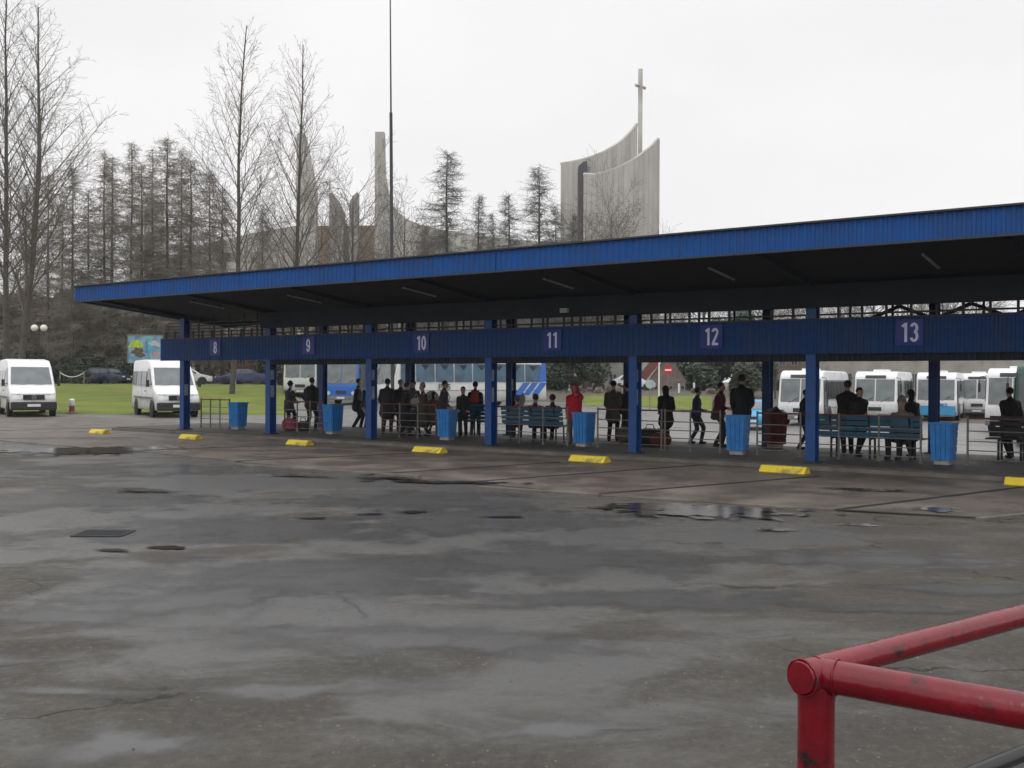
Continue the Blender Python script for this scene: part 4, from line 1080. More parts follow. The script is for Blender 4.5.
    if not seat and length < .95:
        zz = hem + .12
        caps(m, S(hip), .155 * k * bk, S(Vector((0, 0, zz))), (.15 + (.93 - length) * .12) * k * bk, 1.14, 1.0)
    if seat:
        for (h_, kn, an) in legs: caps(m, S(h_), .115 * k, S(h_.lerp(kn, .5)), .1 * k)
    for (s_, el, hn) in armsP:
        caps(m, S(s_), .074 * k * bk, S(el), .06 * k * bk); caps(m, S(el), .06 * k * bk, S(hn - (hn - el) * .06), .045 * k)
    if hood: caps(m, S(neck + Vector((0, .07, .06))), .075 * k, S(neck + Vector((0, .05, .0))), .09 * k)
    cm = remesh(m, .022, 3, 'coat')
    for v in cm.vertices:   # creases
        n_ = noise.noise(v.co * 7 + Vector((loc[0], 0, 0))); v.co += v.normal * (n_ * .016 + .008 * noise.noise(v.co * 17))
    link(cm, 'coat', cloth(coat), t)
    # hair / hat / hood
    m = MB()
    hc = head + Vector((0, .012, .055))
    caps(m, S(hc + Vector((0, .008, .012))), .097 * k, S(hc - hd * .012 + Vector((0, 0, .015))), .098 * k, .97, 1.04)
    if female and not hat: caps(m, S(hc - hd * .035), .088 * k, S(hc - hd * .065 + Vector((0, 0, -.16))), .06 * k)
    if hood == 2: caps(m, S(hc - hd * .01), .112 * k, S(hc - hd * .03 + Vector((0, 0, -.13))), .1 * k)
    hm_ = remesh(m, .014, 1, 'hair')
    # keep the face free
    bm = bmesh.new(); bm.from_mesh(hm_)
    hcS = S(head)
    dl = [v for v in bm.verts if (v.co - hcS).dot(hd) > .03 * k and v.co.z < hcS.z + .085 * k and abs((v.co - hcS).dot(px)) < .075 * k]
    bmesh.ops.delete(bm, geom=dl, context='VERTS'); bm.to_mesh(hm_); bm.free()
    link(hm_, 'hood' if hood == 2 else 'hair', cloth(coat if hood == 2 else hair), t)
    if hat:
        m = MB(); caps(m, S(hc + Vector((0, .005, .04))), .103 * k, S(hc + Vector((0, .005, .062))), .092 * k, 1.0, 1.05)
        if hat[1] == 'brim': m.lathe([(.15 * k, hcS.z + .085 * k), (.15 * k, hcS.z + .1 * k)], (S(hc).x, S(hc).y, 0), n=18)
        link(remesh(m, .014, 1, 'hat'), 'hat', cloth(hat[0]), t)
    # eyes and mouth
    m = MB()
    for sg in (-1, 1): m.sphere(S(head + hd * .083 + px * (.031 * sg) + Vector((0, .01 - .01, .035))), .011 * k, 8)
    m.build('eyes', cloth((.05, .035, .03), .3), t, smooth=True)
    m = MB(); m.tube([S(head + hd * .082 + px * .022 + Vector((0, 0, -.035))), S(head + hd * .09 + Vector((0, 0, -.036))), S(head + hd * .082 - px * .022 + Vector((0, 0, -.035)))], .005, 6)
    m.build('mouth', cloth((.3, .12, .1), .5), t, smooth=True)
    if side_bag:
        sg = side_bag[1]; m = MB(); caps(m, S(hip + Vector((sg * .24, -.06, .02))), .075 * k, S(hip + Vector((sg * .24, .08, .02))), .075 * k, .8)
        caps(m, S(hip + Vector((sg * .24, -.06, -.1))), .085 * k, S(hip + Vector((sg * .24, .08, -.1))), .085 * k, .8)
        link(remesh(m, .018, 2, 'b'), 'shoulder_bag', cloth(side_bag[0]), t)
        m = MB(); m.tube([S(hip + Vector((sg * .22, -.1, .08))), S(chest + Vector((sg * .15, -.15, -.05))), S(chest + Vector((-sg * .05, -.11, .15))), S(chest + Vector((-sg * .06, .1, .16))), S(chest + Vector((sg * .15, .15, -.08))), S(hip + Vector((sg * .22, .1, .08)))], .011, 6)
        m.build('strap', cloth((.03, .025, .02)), t)
    if bag == 'rucksack':
        m = MB(); caps(m, S(chest + Vector((0, .19, -.14))), .13 * k, S(chest + Vector((0, .18, .06))), .11 * k, 1.15, .75)
        link(remesh(m, .02, 2, 'b'), 'rucksack', cloth(coat2 or (.25, .02, .015)), t)
        m = MB()
        for sg in (-1, 1): m.tube([S(chest + Vector((sg * .1, .15, .14))), S(chest + Vector((sg * .11, -.02, .185))), S(chest + Vector((sg * .11, -.15, .05))), S(chest + Vector((sg * .12, -.06, -.15))), S(chest + Vector((sg * .1, .15, -.2)))], .018, 6)
        m.build('strap', cloth((.03, .03, .03)), t)
    return t
def put(x, w, z=None):
    s, Y = px_w(x, w); p = Lw(s, w)
    return (p.x, p.y, PLAT if w < 4.4 else gz(p.x, p.y) + .006)
def hgt(x, yh, w):
    s, Y = px_w(x, w); z0 = PLAT if w < 4.4 else gz(X_at(x, Y), Y)
    return Z_at(x, yh, Y) - z0
BLK = (.014, .014, .016); NAVY = (.012, .016, .04)
def P(x, yh, w, face, label, **kw):
    H = hgt(x, yh, w)
    if kw.get('pose') == 'sit': H = kw.pop('H', 1.68)
    return person(label, put(x, w), R(face), H, **kw)
# face angle: 0 looks at the camera, 180 away, 90 to the right in the photo, -90 to the left
P(289, 382, 2.4, 150, 'woman in a peaked cap and grey coat behind the number 9 railing', coat=(.045, .047, .045), pants=BLK, hat=((.02, .02, .02), 'brim'), female=True, length=.7, arms='lap')
P(311, 378, 2.0, 165, 'broad figure in black with a dark rucksack beside the number 9 rear post', coat=BLK, pants=BLK, bag='rucksack', coat2=(.02, .02, .03), length=.8, bulk=1.15, arms='pocket')
P(357, 379, 5.2, 100, 'person in a short black coat standing at the kerb left of the bay 10 post', coat=BLK, pants=(.02, .02, .025), length=.72, arms='pocket')
P(369, 381, 5.0, 170, 'person in blue jeans half hidden by the bay 10 post', coat=(.03, .035, .05), pants=(.05, .09, .18), length=.9)
P(387, 379, 2.2, 175, 'stout figure in black first right of the bay 10 post', coat=(.025, .022, .03), pants=BLK, bulk=1.15, length=.6, arms='pocket')
P(400, 380, 3.4, 20, 'grey haired person in dark clothes in the bay 10 queue', coat=(.02, .02, .02), pants=BLK, hair=(.3, .29, .28), length=.6)
P(405, 383, 1.9, 110, 'dark figure in a long black coat in the middle of the bay 10 queue', coat=BLK, pants=BLK, length=.45, arms='pocket')
P(414, 381, 2.7, -30, 'person with a pale face turned to the camera holding a white bag', coat=(.06, .06, .07), pants=(.03, .03, .04), arms='fold', length=.75)
P(424, 384, 2.0, -60, 'elderly woman in a pale fur hat and long brown coat', coat=(.06, .048, .042), pants=BLK, hat=((.35, .31, .27), ''), female=True, length=.4, arms='fold')
P(433, 392, 3.2, 160, 'short person in a dull pink coat behind the woman in the fur hat', coat=(.22, .08, .08), pants=BLK, female=True, length=.45)
P(443, 381, 2.3, 80, 'person in a grey coat with a shoulder bag above the number 10 bin', coat=(.055, .052, .05), pants=BLK, length=.5, arms='pocket', side_bag=((.02, .02, .02), 1))
P(463, 387, 2.3, 0, 'woman with black hair in black right of the number 10 bin', coat=BLK, pants=(.015, .015, .02), female=True, hair=(.01, .01, .01), length=.75, arms='pocket', side_bag=((.05, .02, .02), -1))
P(475, 382, 3.4, 175, 'person in navy with a red rucksack left of the bay 11 post', coat=NAVY, pants=(.03, .035, .05), bag='rucksack', coat2=(.35, .035, .02), length=.8)
P(517, 405, 2.25, 180, 'seated person in maroon just right of the bay 11 post', coat=(.16, .03, .04), pants=BLK, pose='sit', arms='lap', H=1.5, hair=(.12, .1, .08))
P(535, 399, 2.25, 165, 'seated person in a dark jacket in the middle of the bay 11 bench', coat=(.035, .03, .04), pants=BLK, pose='sit', arms='lap', H=1.62)
P(553, 399, 2.25, 195, 'seated person in black and olive at the right end of the bay 11 bench', coat=(.02, .025, .015), pants=BLK, pose='sit', arms='lap', H=1.62)
P(575, 384, 1.95, -15, 'person in a bright red hooded jacket behind the number 11 bin', coat=(.5, .012, .03), pants=(.12, .1, .08), hood=2, length=.72, arms='phone', hair=(.2, .02, .03), bulk=1.1)
P(613, 381, 3.5, 165, 'tall person in a grey green coat left of the bay 12 post', coat=(.07, .072, .058), pants=BLK, length=.62, arms='pocket', stride=.1)
P(628, 383, 3.8, 200, 'dark haired person mostly hidden behind the bay 12 post', coat=(.02, .02, .025), pants=(.03, .03, .04), length=.8)
P(666, 386, 3.7, 185, 'hooded figure in a black coat standing before the road signs', coat=(.01, .01, .011), pants=BLK, hood=2, hair=(.01, .01, .01), length=.58, arms='pocket', bulk=1.1)
P(696, 388, 3.9, 100, 'person in a navy jacket carrying a light bag, walking right', coat=(.02, .03, .09), pants=(.03, .035, .05), hair=(.06, .03, .025), length=.85, arms='fold', stride=.14)
P(719, 383, 3.2, 60, 'person in a maroon jacket left of the tall dark figure', coat=(.12, .02, .03), pants=(.025, .025, .03), length=.85, arms='fold', bulk=1.1, side_bag=((.05, .04, .03), -1))
P(742, 375, 2.5, 175, 'tall broad figure in black behind the number 12 bin', coat=(.01, .012, .016), pants=BLK, length=.8, bulk=1.15, arms='pocket')
P(804, 390, 3.6, 80, 'person in a black and navy jacket half hidden by the bay 13 post', coat=(.012, .014, .04), pants=BLK, length=.85, arms='pocket', bulk=1.1)
P(848, 381, 2.6, 170, 'hunched figure in black standing behind the number 13 bench', coat=(.01, .01, .011), pants=BLK, length=.7, bulk=1.3, arms='fold')
P(858, 388, 2.35, 20, 'person in black whose face shows above the number 13 bench', coat=(.012, .013, .014), pants=BLK, length=.7, bulk=1.3, arms='fold', hair=(.01, .01, .01))
P(903, 398, 2.15, -45, 'seated person in a beige coat and grey cap at the long bench', coat=(.22, .19, .15), pants=BLK, hat=((.2, .19, .18), ''), pose='sit', arms='lap', H=1.72, bulk=1.1)
P(912, 390, 2.9, 190, 'dark haired figure in black behind the seated person in beige', coat=(.012, .012, .013), pants=BLK, female=True, hair=(.008, .008, .008), length=.5)
P(1011, 388, 3.9, 185, 'standing figure in black beside the dark slatted bench at the right', coat=(.01, .01, .012), pants=BLK, length=.6, bulk=1.2, arms='pocket')
# luggage
def luggage(x, w, col, label, sz=(.42, .25, .34), col2=None):
    t = thing('travel_bag', label, 'bag', put(x, w), TH + R(10))
    m = MB(); caps(m, (-sz[0] / 2 + .1, 0, sz[2] / 2), sz[2] / 2, (sz[0] / 2 - .1, 0, sz[2] / 2), sz[2] / 2, 1, .75)
    link(remesh(m, .02, 2, 'bag_body'), 'bag_body', cloth(col), t)
    m = MB(); m.tube([(-.12, 0, sz[2] - .02), (-.08, 0, sz[2] + .1), (.08, 0, sz[2] + .1), (.12, 0, sz[2] - .02)], .012, 6); m.build('handle', cloth((.02, .02, .02)), t)
    m = MB(); m.tube([(-sz[0] / 2 + .08, 0, sz[2] + .003), (sz[0] / 2 - .08, 0, sz[2] + .003)], .006, 5); m.build('zip', M['rim'], t)
luggage(290, 1.6, (.3, .05, .08), 'red travel bag at the feet of the woman in the peaked cap', (.4, .25, .4))
luggage(303, 1.8, (.03, .04, .03), 'dark green travel bag beside the red one under number 9', (.36, .25, .3))
luggage(650, 2.6, (.02, .015, .015), 'black travel bag right of the bay 12 post', (.5, .28, .42))
luggage(661, 2.3, (.12, .02, .02), 'dark red travel bag beside the hooded figure', (.42, .26, .34))
luggage(625, 3.2, (.12, .11, .1), 'grey travel bag left of the bay 12 post', (.3, .22, .4))
t = thing('handbag', 'white carrier bag held by the pale faced person in the bay 10 queue', 'bag', put(416, 2.45))
m = MB(); m.prism([(-.16, .86), (.16, .84), (.18, 1.05), (.05, 1.1), (-.14, 1.06)], 'y', -.06, .06); m.build('bag_body', M['plate'], t, bevel=.03)
m = MB(); m.tube([(-.08, 0, 1.05), (0, 0, 1.2), (.08, 0, 1.05)], .01, 6); m.build('handle', M['plate'], t)
# ------------------------------------------------------------------ trees
def grow(m, p, d, ln, r, lvl, rnd, up, par, wob=.12):
    """par[lvl] = dict(seg, n, ang, lenf, t0, sides)"""
    q = par[lvl]; seg = q['seg']; pts = [p.copy()]; rad = [r]; dirs = []
    cur = p.copy(); dd = d.copy()
    for i in range(seg):
        dd = (dd + Vector((rnd.gauss(0, wob), rnd.gauss(0, wob), rnd.gauss(0, wob) + up)) * (1.0 / seg) * 2).normalized()
        cur = cur + dd * ln / seg; pts.append(cur.copy()); rad.append(max(r * (1 - (i + 1) / seg * .85), q.get('rmin', .006))); dirs.append(dd.copy())
    (m[0] if lvl == 0 else m[1]).tube(pts, rad, q['sides'], cap=False)
    if lvl + 1 < len(par):
        nx = par[lvl + 1]; n = int(q['n'] * (ln / q['ref'] if q.get('ref') else 1)) or 1
        for j in range(n):
            t = q['t0'] + (1 - q['t0']) * (j + rnd.random()) / n
            f = t * seg; i = min(seg - 1, int(f)); base = pts[i].lerp(pts[i + 1], f - i); dd = dirs[i]
            ang = R(rnd.uniform(*q['ang'])); az = (j * 2.4 + rnd.uniform(-.5, .5)) if lvl == 0 else rnd.uniform(0, 2 * PI)
            o = dd.orthogonal().normalized(); o.rotate(Matrix.Rotation(az, 3, dd))
            nd = (dd * math.cos(ang) + o * math.sin(ang)).normalized()
            L2 = q['lf'](t) * ln * rnd.uniform(.75, 1.15)
            grow(m, base, nd, L2, max(rad[i] * q['rf'], .007), lvl + 1, rnd, q.get('upc', up), par, wob)
def tree_meshes(seed, kind):
    rnd = random.Random(seed); m = (MB(), MB())
    if kind == 'alder':     # tall, ascending limbs, height 1 unit = 10 m base; built at 24 m
        par = [dict(seg=14, n=50, ang=(26, 42), lf=lambda t: .33 * (1 - t) ** .7 * min(1, .5 + t * 1.6) + .03, t0=.2, rf=.36, sides=8, upc=.10),
               dict(seg=6, n=13, ref=6.0, ang=(28, 55), lf=lambda t: .42 * (1 - t * .5), t0=.18, rf=.55, sides=4, upc=.08),
               dict(seg=4, n=10, ref=2.2, ang=(25, 55), lf=lambda t: .5 * (1 - t * .4), t0=.15, rf=.6, sides=3, upc=.05),
               dict(seg=2, n=0, ang=(20, 50), lf=lambda t: .4, t0=.2, rf=.6, sides=3, rmin=.007)]
        grow(m, Vector((0, 0, -.2)), Vector((0, 0, 1)), 24, .19, 0, rnd, .0, par, .10)
    elif kind == 'larch':   # leafless conifer, thin level branches with hanging fine twigs
        H = 21; m[0].tube([(0, 0, -.2), (.05, 0, H * .4), (-.04, .05, H * .8), (0, 0, H)], [.15, .11, .055, .012], 8, cap=False)
        n = 185
        for i in range(n):
            t = .1 + .9 * (i + rnd.random()) / n; z = H * t; az = rnd.uniform(0, 2 * PI)
            ln = (.2 + 3.7 * (1 - t) ** .72) * rnd.uniform(.6, 1.15) * (1 if t > .35 else .55 + t)
            d = Vector((math.cos(az), math.sin(az), rnd.uniform(-.15, .2))).normalized(); pts = [Vector((0, 0, z))]
            for k in range(5): d = (d + Vector((rnd.gauss(0, .08), rnd.gauss(0, .08), rnd.gauss(-.03, .05) + .05 * k * .4))).normalized(); pts.append(pts[-1] + d * ln / 5)
            m[1].tube(pts, [.026, .022, .018, .014, .011, .008], 3, cap=False)
            for j in range(int(17 * ln / 2.5) + 4):
                f = rnd.uniform(.1, 1) * 5; k = min(4, int(f)); b = pts[k].lerp(pts[k + 1], f - k)
                dd = Vector((rnd.gauss(0, .7), rnd.gauss(0, .7), rnd.gauss(-.05, .5))).normalized(); l2 = rnd.uniform(.3, .9)
                e = b + dd * l2 + Vector((0, 0, -.05)); m[1].tube([b, b.lerp(e, .5) + Vector((0, 0, .04)), e], [.011, .009, .007], 3, cap=False)
                for q in range(3):
                    b2 = b.lerp(e, rnd.uniform(.2, 1)); e2 = b2 + Vector((rnd.gauss(0, .2), rnd.gauss(0, .2), rnd.gauss(0, .16)))
                    m[1].tube([b2, e2], [.008, .006], 3, cap=False)
    elif kind == 'spruce':  # sparse conifer silhouette with tiered upturned boughs
        H = 17; m[0].tube([(0, 0, -.2), (0, .04, H * .5), (0, 0, H)], [.2, .12, .012], 8, cap=False)
        tier = 0; z = H * .12
        while z < H * .99:
            t = z / H; nb = 5; L0 = (.25 + 4.6 * (1 - t) ** .9) * rnd.uniform(.75, 1.1)
            for b_ in range(nb):
                az = b_ * 2 * PI / nb + rnd.uniform(-.4, .4); ln = L0 * rnd.uniform(.45, 1.2)
                if rnd.random() < .12: continue
                d = Vector((math.cos(az), math.sin(az), rnd.uniform(-.3, .0))).normalized(); pts = [Vector((0, 0, z + rnd.uniform(-.15, .15)))]
                for k in range(5): d = (d + Vector((0, 0, .14))).normalized(); pts.append(pts[-1] + d * ln / 5)
                m[1].tube(pts, [.045, .038, .03, .022, .015, .008], 3, cap=False)
                for j in range(int(11 * ln / 2) + 4):
                    f = rnd.uniform(.15, 1) * 5; k = min(4, int(f)); b = pts[k].lerp(pts[k + 1], f - k)
                    sd = Vector((-math.sin(az), math.cos(az), 0)) * rnd.choice((-1, 1))
                    e = b + (sd * rnd.uniform(.3, .9) + d * rnd.uniform(.2, .6) + Vector((0, 0, rnd.uniform(-.35, .2)))) * rnd.uniform(.3, .75)
                    m[1].tube([b, e], [.02, .009], 3, cap=False)
                    for q in range(3):
                        b2 = b.lerp(e, rnd.uniform(.2, 1)); m[1].tube([b2, b2 + Vector((rnd.gauss(0, .13), rnd.gauss(0, .13), rnd.gauss(-.03, .1)))], [.016, .008], 3, cap=False)
            z += rnd.uniform(.42, .62) * (1.25 - t * .6)
    elif kind == 'round':
        par = [dict(seg=8, n=20, ang=(30, 60), lf=lambda t: .62 * (1 - t * .5), t0=.25, rf=.5, sides=7, upc=.08),
               dict(seg=5, n=9, ref=4.0, ang=(25, 55), lf=lambda t: .5 * (1 - t * .4), t0=.15, rf=.6, sides=4, upc=.05),
               dict(seg=3, n=7, ref=1.8, ang=(25, 60), lf=lambda t: .5, t0=.1, rf=.65, sides=3, upc=.03),
               dict(seg=2, n=0, ang=(20, 50), lf=lambda t: .4, t0=.2, rf=.6, sides=3, rmin=.009)]
        grow(m, Vector((0, 0, -.2)), Vector((0, 0, 1)), 12, .2, 0, rnd, .0, par, .14)
    return m
def make_tree(name, label, meshes, x, Y, ytop, H0, mts, cat='tree', group=None, rz=0, lean=0, wide=1.0):
    X = X_at(x, Y); z = gz(X, Y); h = Z_at(x, ytop, Y) - z; k = h / H0
    t = thing(name, label, cat, (X, Y, z), rz, group); t.rotation_euler = (0, lean, 0)
    for nm, me, mt in (('trunk', meshes[0], mts[0]), ('crown', meshes[1], mts[1])):
        o = bpy.data.objects.new(nm, me); COL.objects.link(o); o.parent = t; o.scale = (k * wide, k * wide, k); o.rotation_euler = (0, 0, rz)
        if not me.materials: me.materials.append(mt)
    return t
def bake(ms, a='trunk', b='crown'):
    r = []; tp = max(ms[0].v, key=lambda p: p[2])
    for q in ms: q.v = [(p[0] - tp[0] * p[2] / tp[2], p[1] - tp[1] * p[2] / tp[2], p[2]) for p in q.v]
    for q, n_ in zip(ms, (a, b)):
        me = q.mesh(n_)
        for p in me.polygons: p.use_smooth = True
        r.append(me)
    return r
ald = [bake(tree_meshes(s, 'alder')) for s in (11, 12, 13)]
lar = [bake(tree_meshes(s, 'larch')) for s in (21, 22, 23)]
con = [bake(tree_meshes(s, 'larch')) for s in (31, 32)]
rnd_t = [bake(tree_meshes(s, 'round')) for s in (41, 42)]
A_ = (M['bark'], M['twig']); Lm = (M['bark_dark'], M['twig_grey']); Sp = (M['bark_dark'], M['spruce'])
make_tree('alder_tree', 'tall bare tree at the left edge with its top cut off by the frame', ald[0], 6, 66, -25, 24, A_, group='tall bare trees', rz=.4)
make_tree('alder_tree', 'tall bare tree with spreading limbs behind the leftmost van', ald[1], 16, 62, 2, 24, A_, group='tall bare trees', rz=2.1, lean=R(3.2), wide=1.15)
make_tree('alder_tree', 'tall bare tree right of the larch row, trunk on the lawn under bay 8', ald[2], 232, 67, 22, 24, A_, group='tall bare trees', rz=1.0, lean=R(2.0))
make_tree('alder_tree', 'tall bare tree in front of the leftmost concrete fin', ald[0], 293, 72, 42, 24, A_, group='tall bare trees', rz=3.3, lean=R(1.4))
LX = [(-14, 170, 98), (26, 185, 100), (48, 175, 96), (62, 205, 104), (72, 168, 93), (88, 190, 99), (104, 152, 95), (112, 158, 101), (131, 143, 96), (141, 165, 92), (152, 150, 104), (167, 138, 95), (181, 150, 99),
      (190, 160, 93), (209, 170, 97), (222, 188, 104), (262, 205, 100)]
for i, (x, yt, Y) in enumerate(LX):
    names = ['far left edge', 'just right of the frame edge', 'between the two left alders and the row', 'short one', 'x']
    lb = ['leafless larch at the left edge of the row, cut by the frame', 'leafless larch behind the leaning left tree', 'leafless larch whose top rises right of the leaning left tree', 'low leafless larch at the left of the row, above the van',
          'leafless larch rising just left of the canopy corner', 'leafless larch above the canopy corner, lower than its neighbours', 'tall leafless larch, first high peak of the row from the left', 'leafless larch with a double looking stem next to the first high peak',
          'leafless larch forming the second high peak of the row', 'leafless larch right beside the second high peak, a little lower', 'leafless larch in front of the dark concrete slab', 'tallest leafless larch of the row, its highest peak',
          'leafless larch just right of the highest peak', 'slim leafless larch two stems right of the highest peak', 'leafless larch at the right shoulder of the row', 'low leafless larch left of the bare tree over bay 8', 'low leafless larch between the two bare trees over bays 8 and 9'][i]
    make_tree('larch_tree', lb, lar[i % 3], x, Y, yt, 21, Lm, group='leafless larches in a row behind the lawn', rz=i * 1.3, wide=1.2 + .18 * math.sin(i * 3))
SX = [(446, 153, 100, 'largest conifer above the canopy, left of the others'), (478, 195, 106, 'thin small conifer right of the largest one'), (508, 195, 102, 'conifer with a narrow crown between two others'),
      (538, 167, 98, 'tall conifer just left of the church tower'), (572, 215, 108, 'small dark conifer at the foot of the church tower'), (424, 226, 110, 'low conifer between the mast and the largest conifer'), (492, 214, 112, 'lowest conifer between the thin one and the narrow one'), (555, 206, 104, 'conifer touching the left edge of the church tower')]
for i, (x, yt, Y, lb) in enumerate(SX):
    make_tree('conifer_tree', lb, con[i % 2], x, Y, yt, 21, Sp, group='sparse conifers behind the canopy', rz=i * 1.7, wide=[1.6, 1.2, 1.4, 1.6, 1.5, 1.1, 1.2, 1.2][i])
make_tree('bare_tree', 'rounded bare tree between the concrete fins and the mast', rnd_t[0], 352, 92, 184, 12.5, A_, group='small rounded bare trees', rz=.5, wide=.8)
make_tree('bare_tree', 'rounded bare tree right of the mast in front of the sweeping roof', rnd_t[1], 404, 96, 212, 12.5, A_, group='small rounded bare trees', rz=2.5, wide=.8)
make_tree('bare_tree', 'small bare tree in front of the church tower wall', rnd_t[0], 611, 112, 204, 12.5, A_, group='small rounded bare trees', rz=4, wide=.75)
make_tree('bare_tree', 'small bare tree low against the sweeping roof near the tower', rnd_t[1], 585, 104, 228, 12.5, A_, group='small rounded bare trees', rz=1.2)

# ------------------------------------------------------------------ leafy masses
def leafy(name, label, cat, x0, x1, Y, ytop, mt, seed, dep=3.0, leaf=.16, n=5200, zb=None, group=None, kind=None, ybot=None):
    """hedge or dense shrub: leaf sized faces spread through clumps, with a few stems"""
    rnd = random.Random(seed); X0, X1 = X_at(x0, Y), X_at(x1, Y); xc = (X0 + X1) / 2; z0 = gz(xc, Y); h = Z_at((x0 + x1) / 2, ytop, Y) - z0; w = X1 - X0
    t = thing(name, label, cat, (xc, Y, z0), 0, group)
    m = MB(); cl = []
    nc = max(6, int(w * h / 2.2))
    for i in range(nc):
        cx = rnd.uniform(-.5, .5); zz = rnd.uniform(.06, .92) * (1 - .55 * abs(cx * 2) ** 3)
        cl.append((Vector((cx * w * .92, rnd.uniform(-.4, .4) * dep, zz * h)), rnd.uniform(.5, 1.0) * min(1.5, h * .22 + .25)))
    for i in range(n):
        c, r = rnd.choice(cl); d = Vector((rnd.gauss(0, 1), rnd.gauss(0, 1), rnd.gauss(0, 1))).normalized() * r * rnd.uniform(.55, 1.08) ** .6
        p = c + d; p.z = max(.02, p.z)
        if p.z > h * 1.05: continue
        a = Vector((rnd.gauss(0, 1), rnd.gauss(0, 1), rnd.gauss(0, .7))).normalized() * leaf; b = a.orthogonal().normalized() * leaf * .55
        m.add([p - a, p - b, p + a, p + b], [(0, 1, 2, 3)])
    m.build('foliage', mt, t, fix=False)
    for i in range(min(12, max(3, int(w / 2.5)))):
        m = MB(); x = rnd.uniform(-.45, .45) * w; m.tube([(x, 0, -.1), (x + rnd.gauss(0, .2), rnd.gauss(0, .3), h * .5), (x + rnd.gauss(0, .4), rnd.gauss(0, .4), h * .85)], [.09, .06, .02], 5, cap=False)
        m.build('stem', M['bark_dark'], t)
    return t
leafy('evergreen_hedge', 'dark evergreen hedge behind the parked dark hatchback', 'hedge', 58, 132, 93, 344, M['hedge'], 1, 3.5, .2, 9000)
leafy('evergreen_tree', 'dark broad evergreen tree left of the billboard', 'tree', 92, 170, 97, 312, M['hedge'], 2, 4, .22, 12000)
leafy('evergreen_hedge', 'low dark hedge at the left behind the first van', 'hedge', -40, 62, 95, 352, M['hedge'], 3, 3, .2, 8000)
leafy('shrub', 'small dark shrub left of the parked dark hatchback', 'shrub', 73, 88, 85, 368, M['hedge2'], 4, 1.5, .1, 1500)
leafy('brush', 'brown leafless undergrowth beneath the larch row', 'undergrowth', -40, 170, 108, 285, M['brush'], 5, 6, .3, 26000)
leafy('brush', 'brown leafless undergrowth beneath the bare trees over bay 9', 'undergrowth', 150, 420, 112, 305, M['brush'], 15, 6, .3, 24000)
leafy('evergreen_tree', 'dark evergreen tree between the pale house and the bay 12 post', 'tree', 556, 600, 92, 330, M['hedge'], 6, 4, .2, 7000)
leafy('evergreen_tree', 'large dark grey green tree mass behind bay 12', 'tree', 684, 782, 96, 312, M['hedge'], 7, 5, .24, 18000)
leafy('evergreen_hedge', 'dark hedge band far behind bay 11 and the people', 'hedge', 540, 690, 99, 378, M['hedge2'], 8, 3, .2, 9000)
leafy('shrub', 'grey brown shrub on the far lawn left of the bay 12 post', 'shrub', 588, 632, 90, 386, M['brush'], 9, 2, .14, 3500)
leafy('evergreen_hedge', 'dark hedge behind the blue coaches', 'hedge', 225, 400, 96, 352, M['hedge2'], 10, 3, .2, 9000)
leafy('evergreen_tree', 'olive green tree beside the rear post left of the midibuses', 'tree', 738, 778, 84, 345, M['hedge2'], 12, 3, .18, 5000)
# tree line closing the view far behind the shelter
for i in range(20):
    x = 330 + i * 34; Y = 118 + 7 * math.sin(i * 1.9)
    make_tree('bare_tree', ['bare tree in the far tree line behind the shelter'][0], rnd_t[i % 2], x, Y, 282 + 10 * math.sin(i * 2.7), 12.5, A_, group='far tree line behind the shelter', rz=i * .9, wide=1.25)

# ------------------------------------------------------------------ mast, lamps, signs, billboard
t = thing('radio_mast', 'thin dark mast rising out of the top of the picture behind the canopy', 'mast', (X_at(393, 45), 45, gz(X_at(393, 45), 45)))
t.rotation_euler = (0, R(-.6), 0)
zb = gz(X_at(393, 45), 45)
m = MB(); m.tube([(0, 0, 0), (0, 0, Z_at(392, 113, 45) - zb)], [.085, .07], 10); m.build('pole', M['mast'], t, smooth=True)
m = MB(); m.tube([(0, 0, Z_at(392, 113, 45) - zb), (0, 0, Z_at(392, -40, 45) - zb)], [.04, .025], 8); m.build('whip', M['mast'], t, smooth=True)
m = MB(); m.lathe([(.2, 0), (.2, .04), (.1, .06)], (0, 0, 0), n=12); m.build('base_plate', M['iron'], t)
Yl = 82; X = X_at(39, Yl); z0 = gz(X, Yl)
t = thing('street_lamp', 'street lamp with two white globes above the leftmost van', 'street lamp', (X, Yl, z0)); zl = Z_at(39, 328, Yl) - z0
m = MB(); m.tube([(0, 0, 0), (0, 0, zl - .1)], [.07, .045], 8); m.tube([(-.38, 0, zl - .25), (-.38, 0, zl - .5), (.38, 0, zl - .5), (.38, 0, zl - .25)], .025, 6); m.build('pole', M['iron'], t)
for sg in (-1, 1): m = MB(); m.sphere((sg * .38, 0, zl), .28, 14); m.build('globe', M['globe'], t, smooth=True)
def sign(x, Y, y, r, label, kind):
    X = X_at(x, Y); z0 = gz(X, Y); zc = Z_at(x, y, Y) - z0
    t = thing('road_sign', label, 'road sign', (X, Y, z0))
    m = MB(); m.tube([(0, .05, 0), (0, .05, zc + r * .9)], .035, 8); m.build('pole', M['rail'], t)
    m = MB(); m.lathe([(r, -.012), (r, .012)], (0, 0, zc), 'y', 28); d = m.build('disc', M['signred'] if kind == 'no' else M['signgrey'], t)
    if kind == 'no': m = MB(); m.box((0, -.018, zc), (r * 1.45, .012, r * .38)); m.build('bar', M['signwhite'], d)
    return t
sign(668, 62, 370, .28, 'red no entry sign with a white bar behind the hooded figure', 'no')
sign(650, 66, 384, .3, 'pale round sign seen from the back right of the bay 12 post', 'b')
X = X_at(659, 78); t = thing('lamp_post', 'thin white post between the two round signs', 'post', (X, 78, gz(X, 78)))
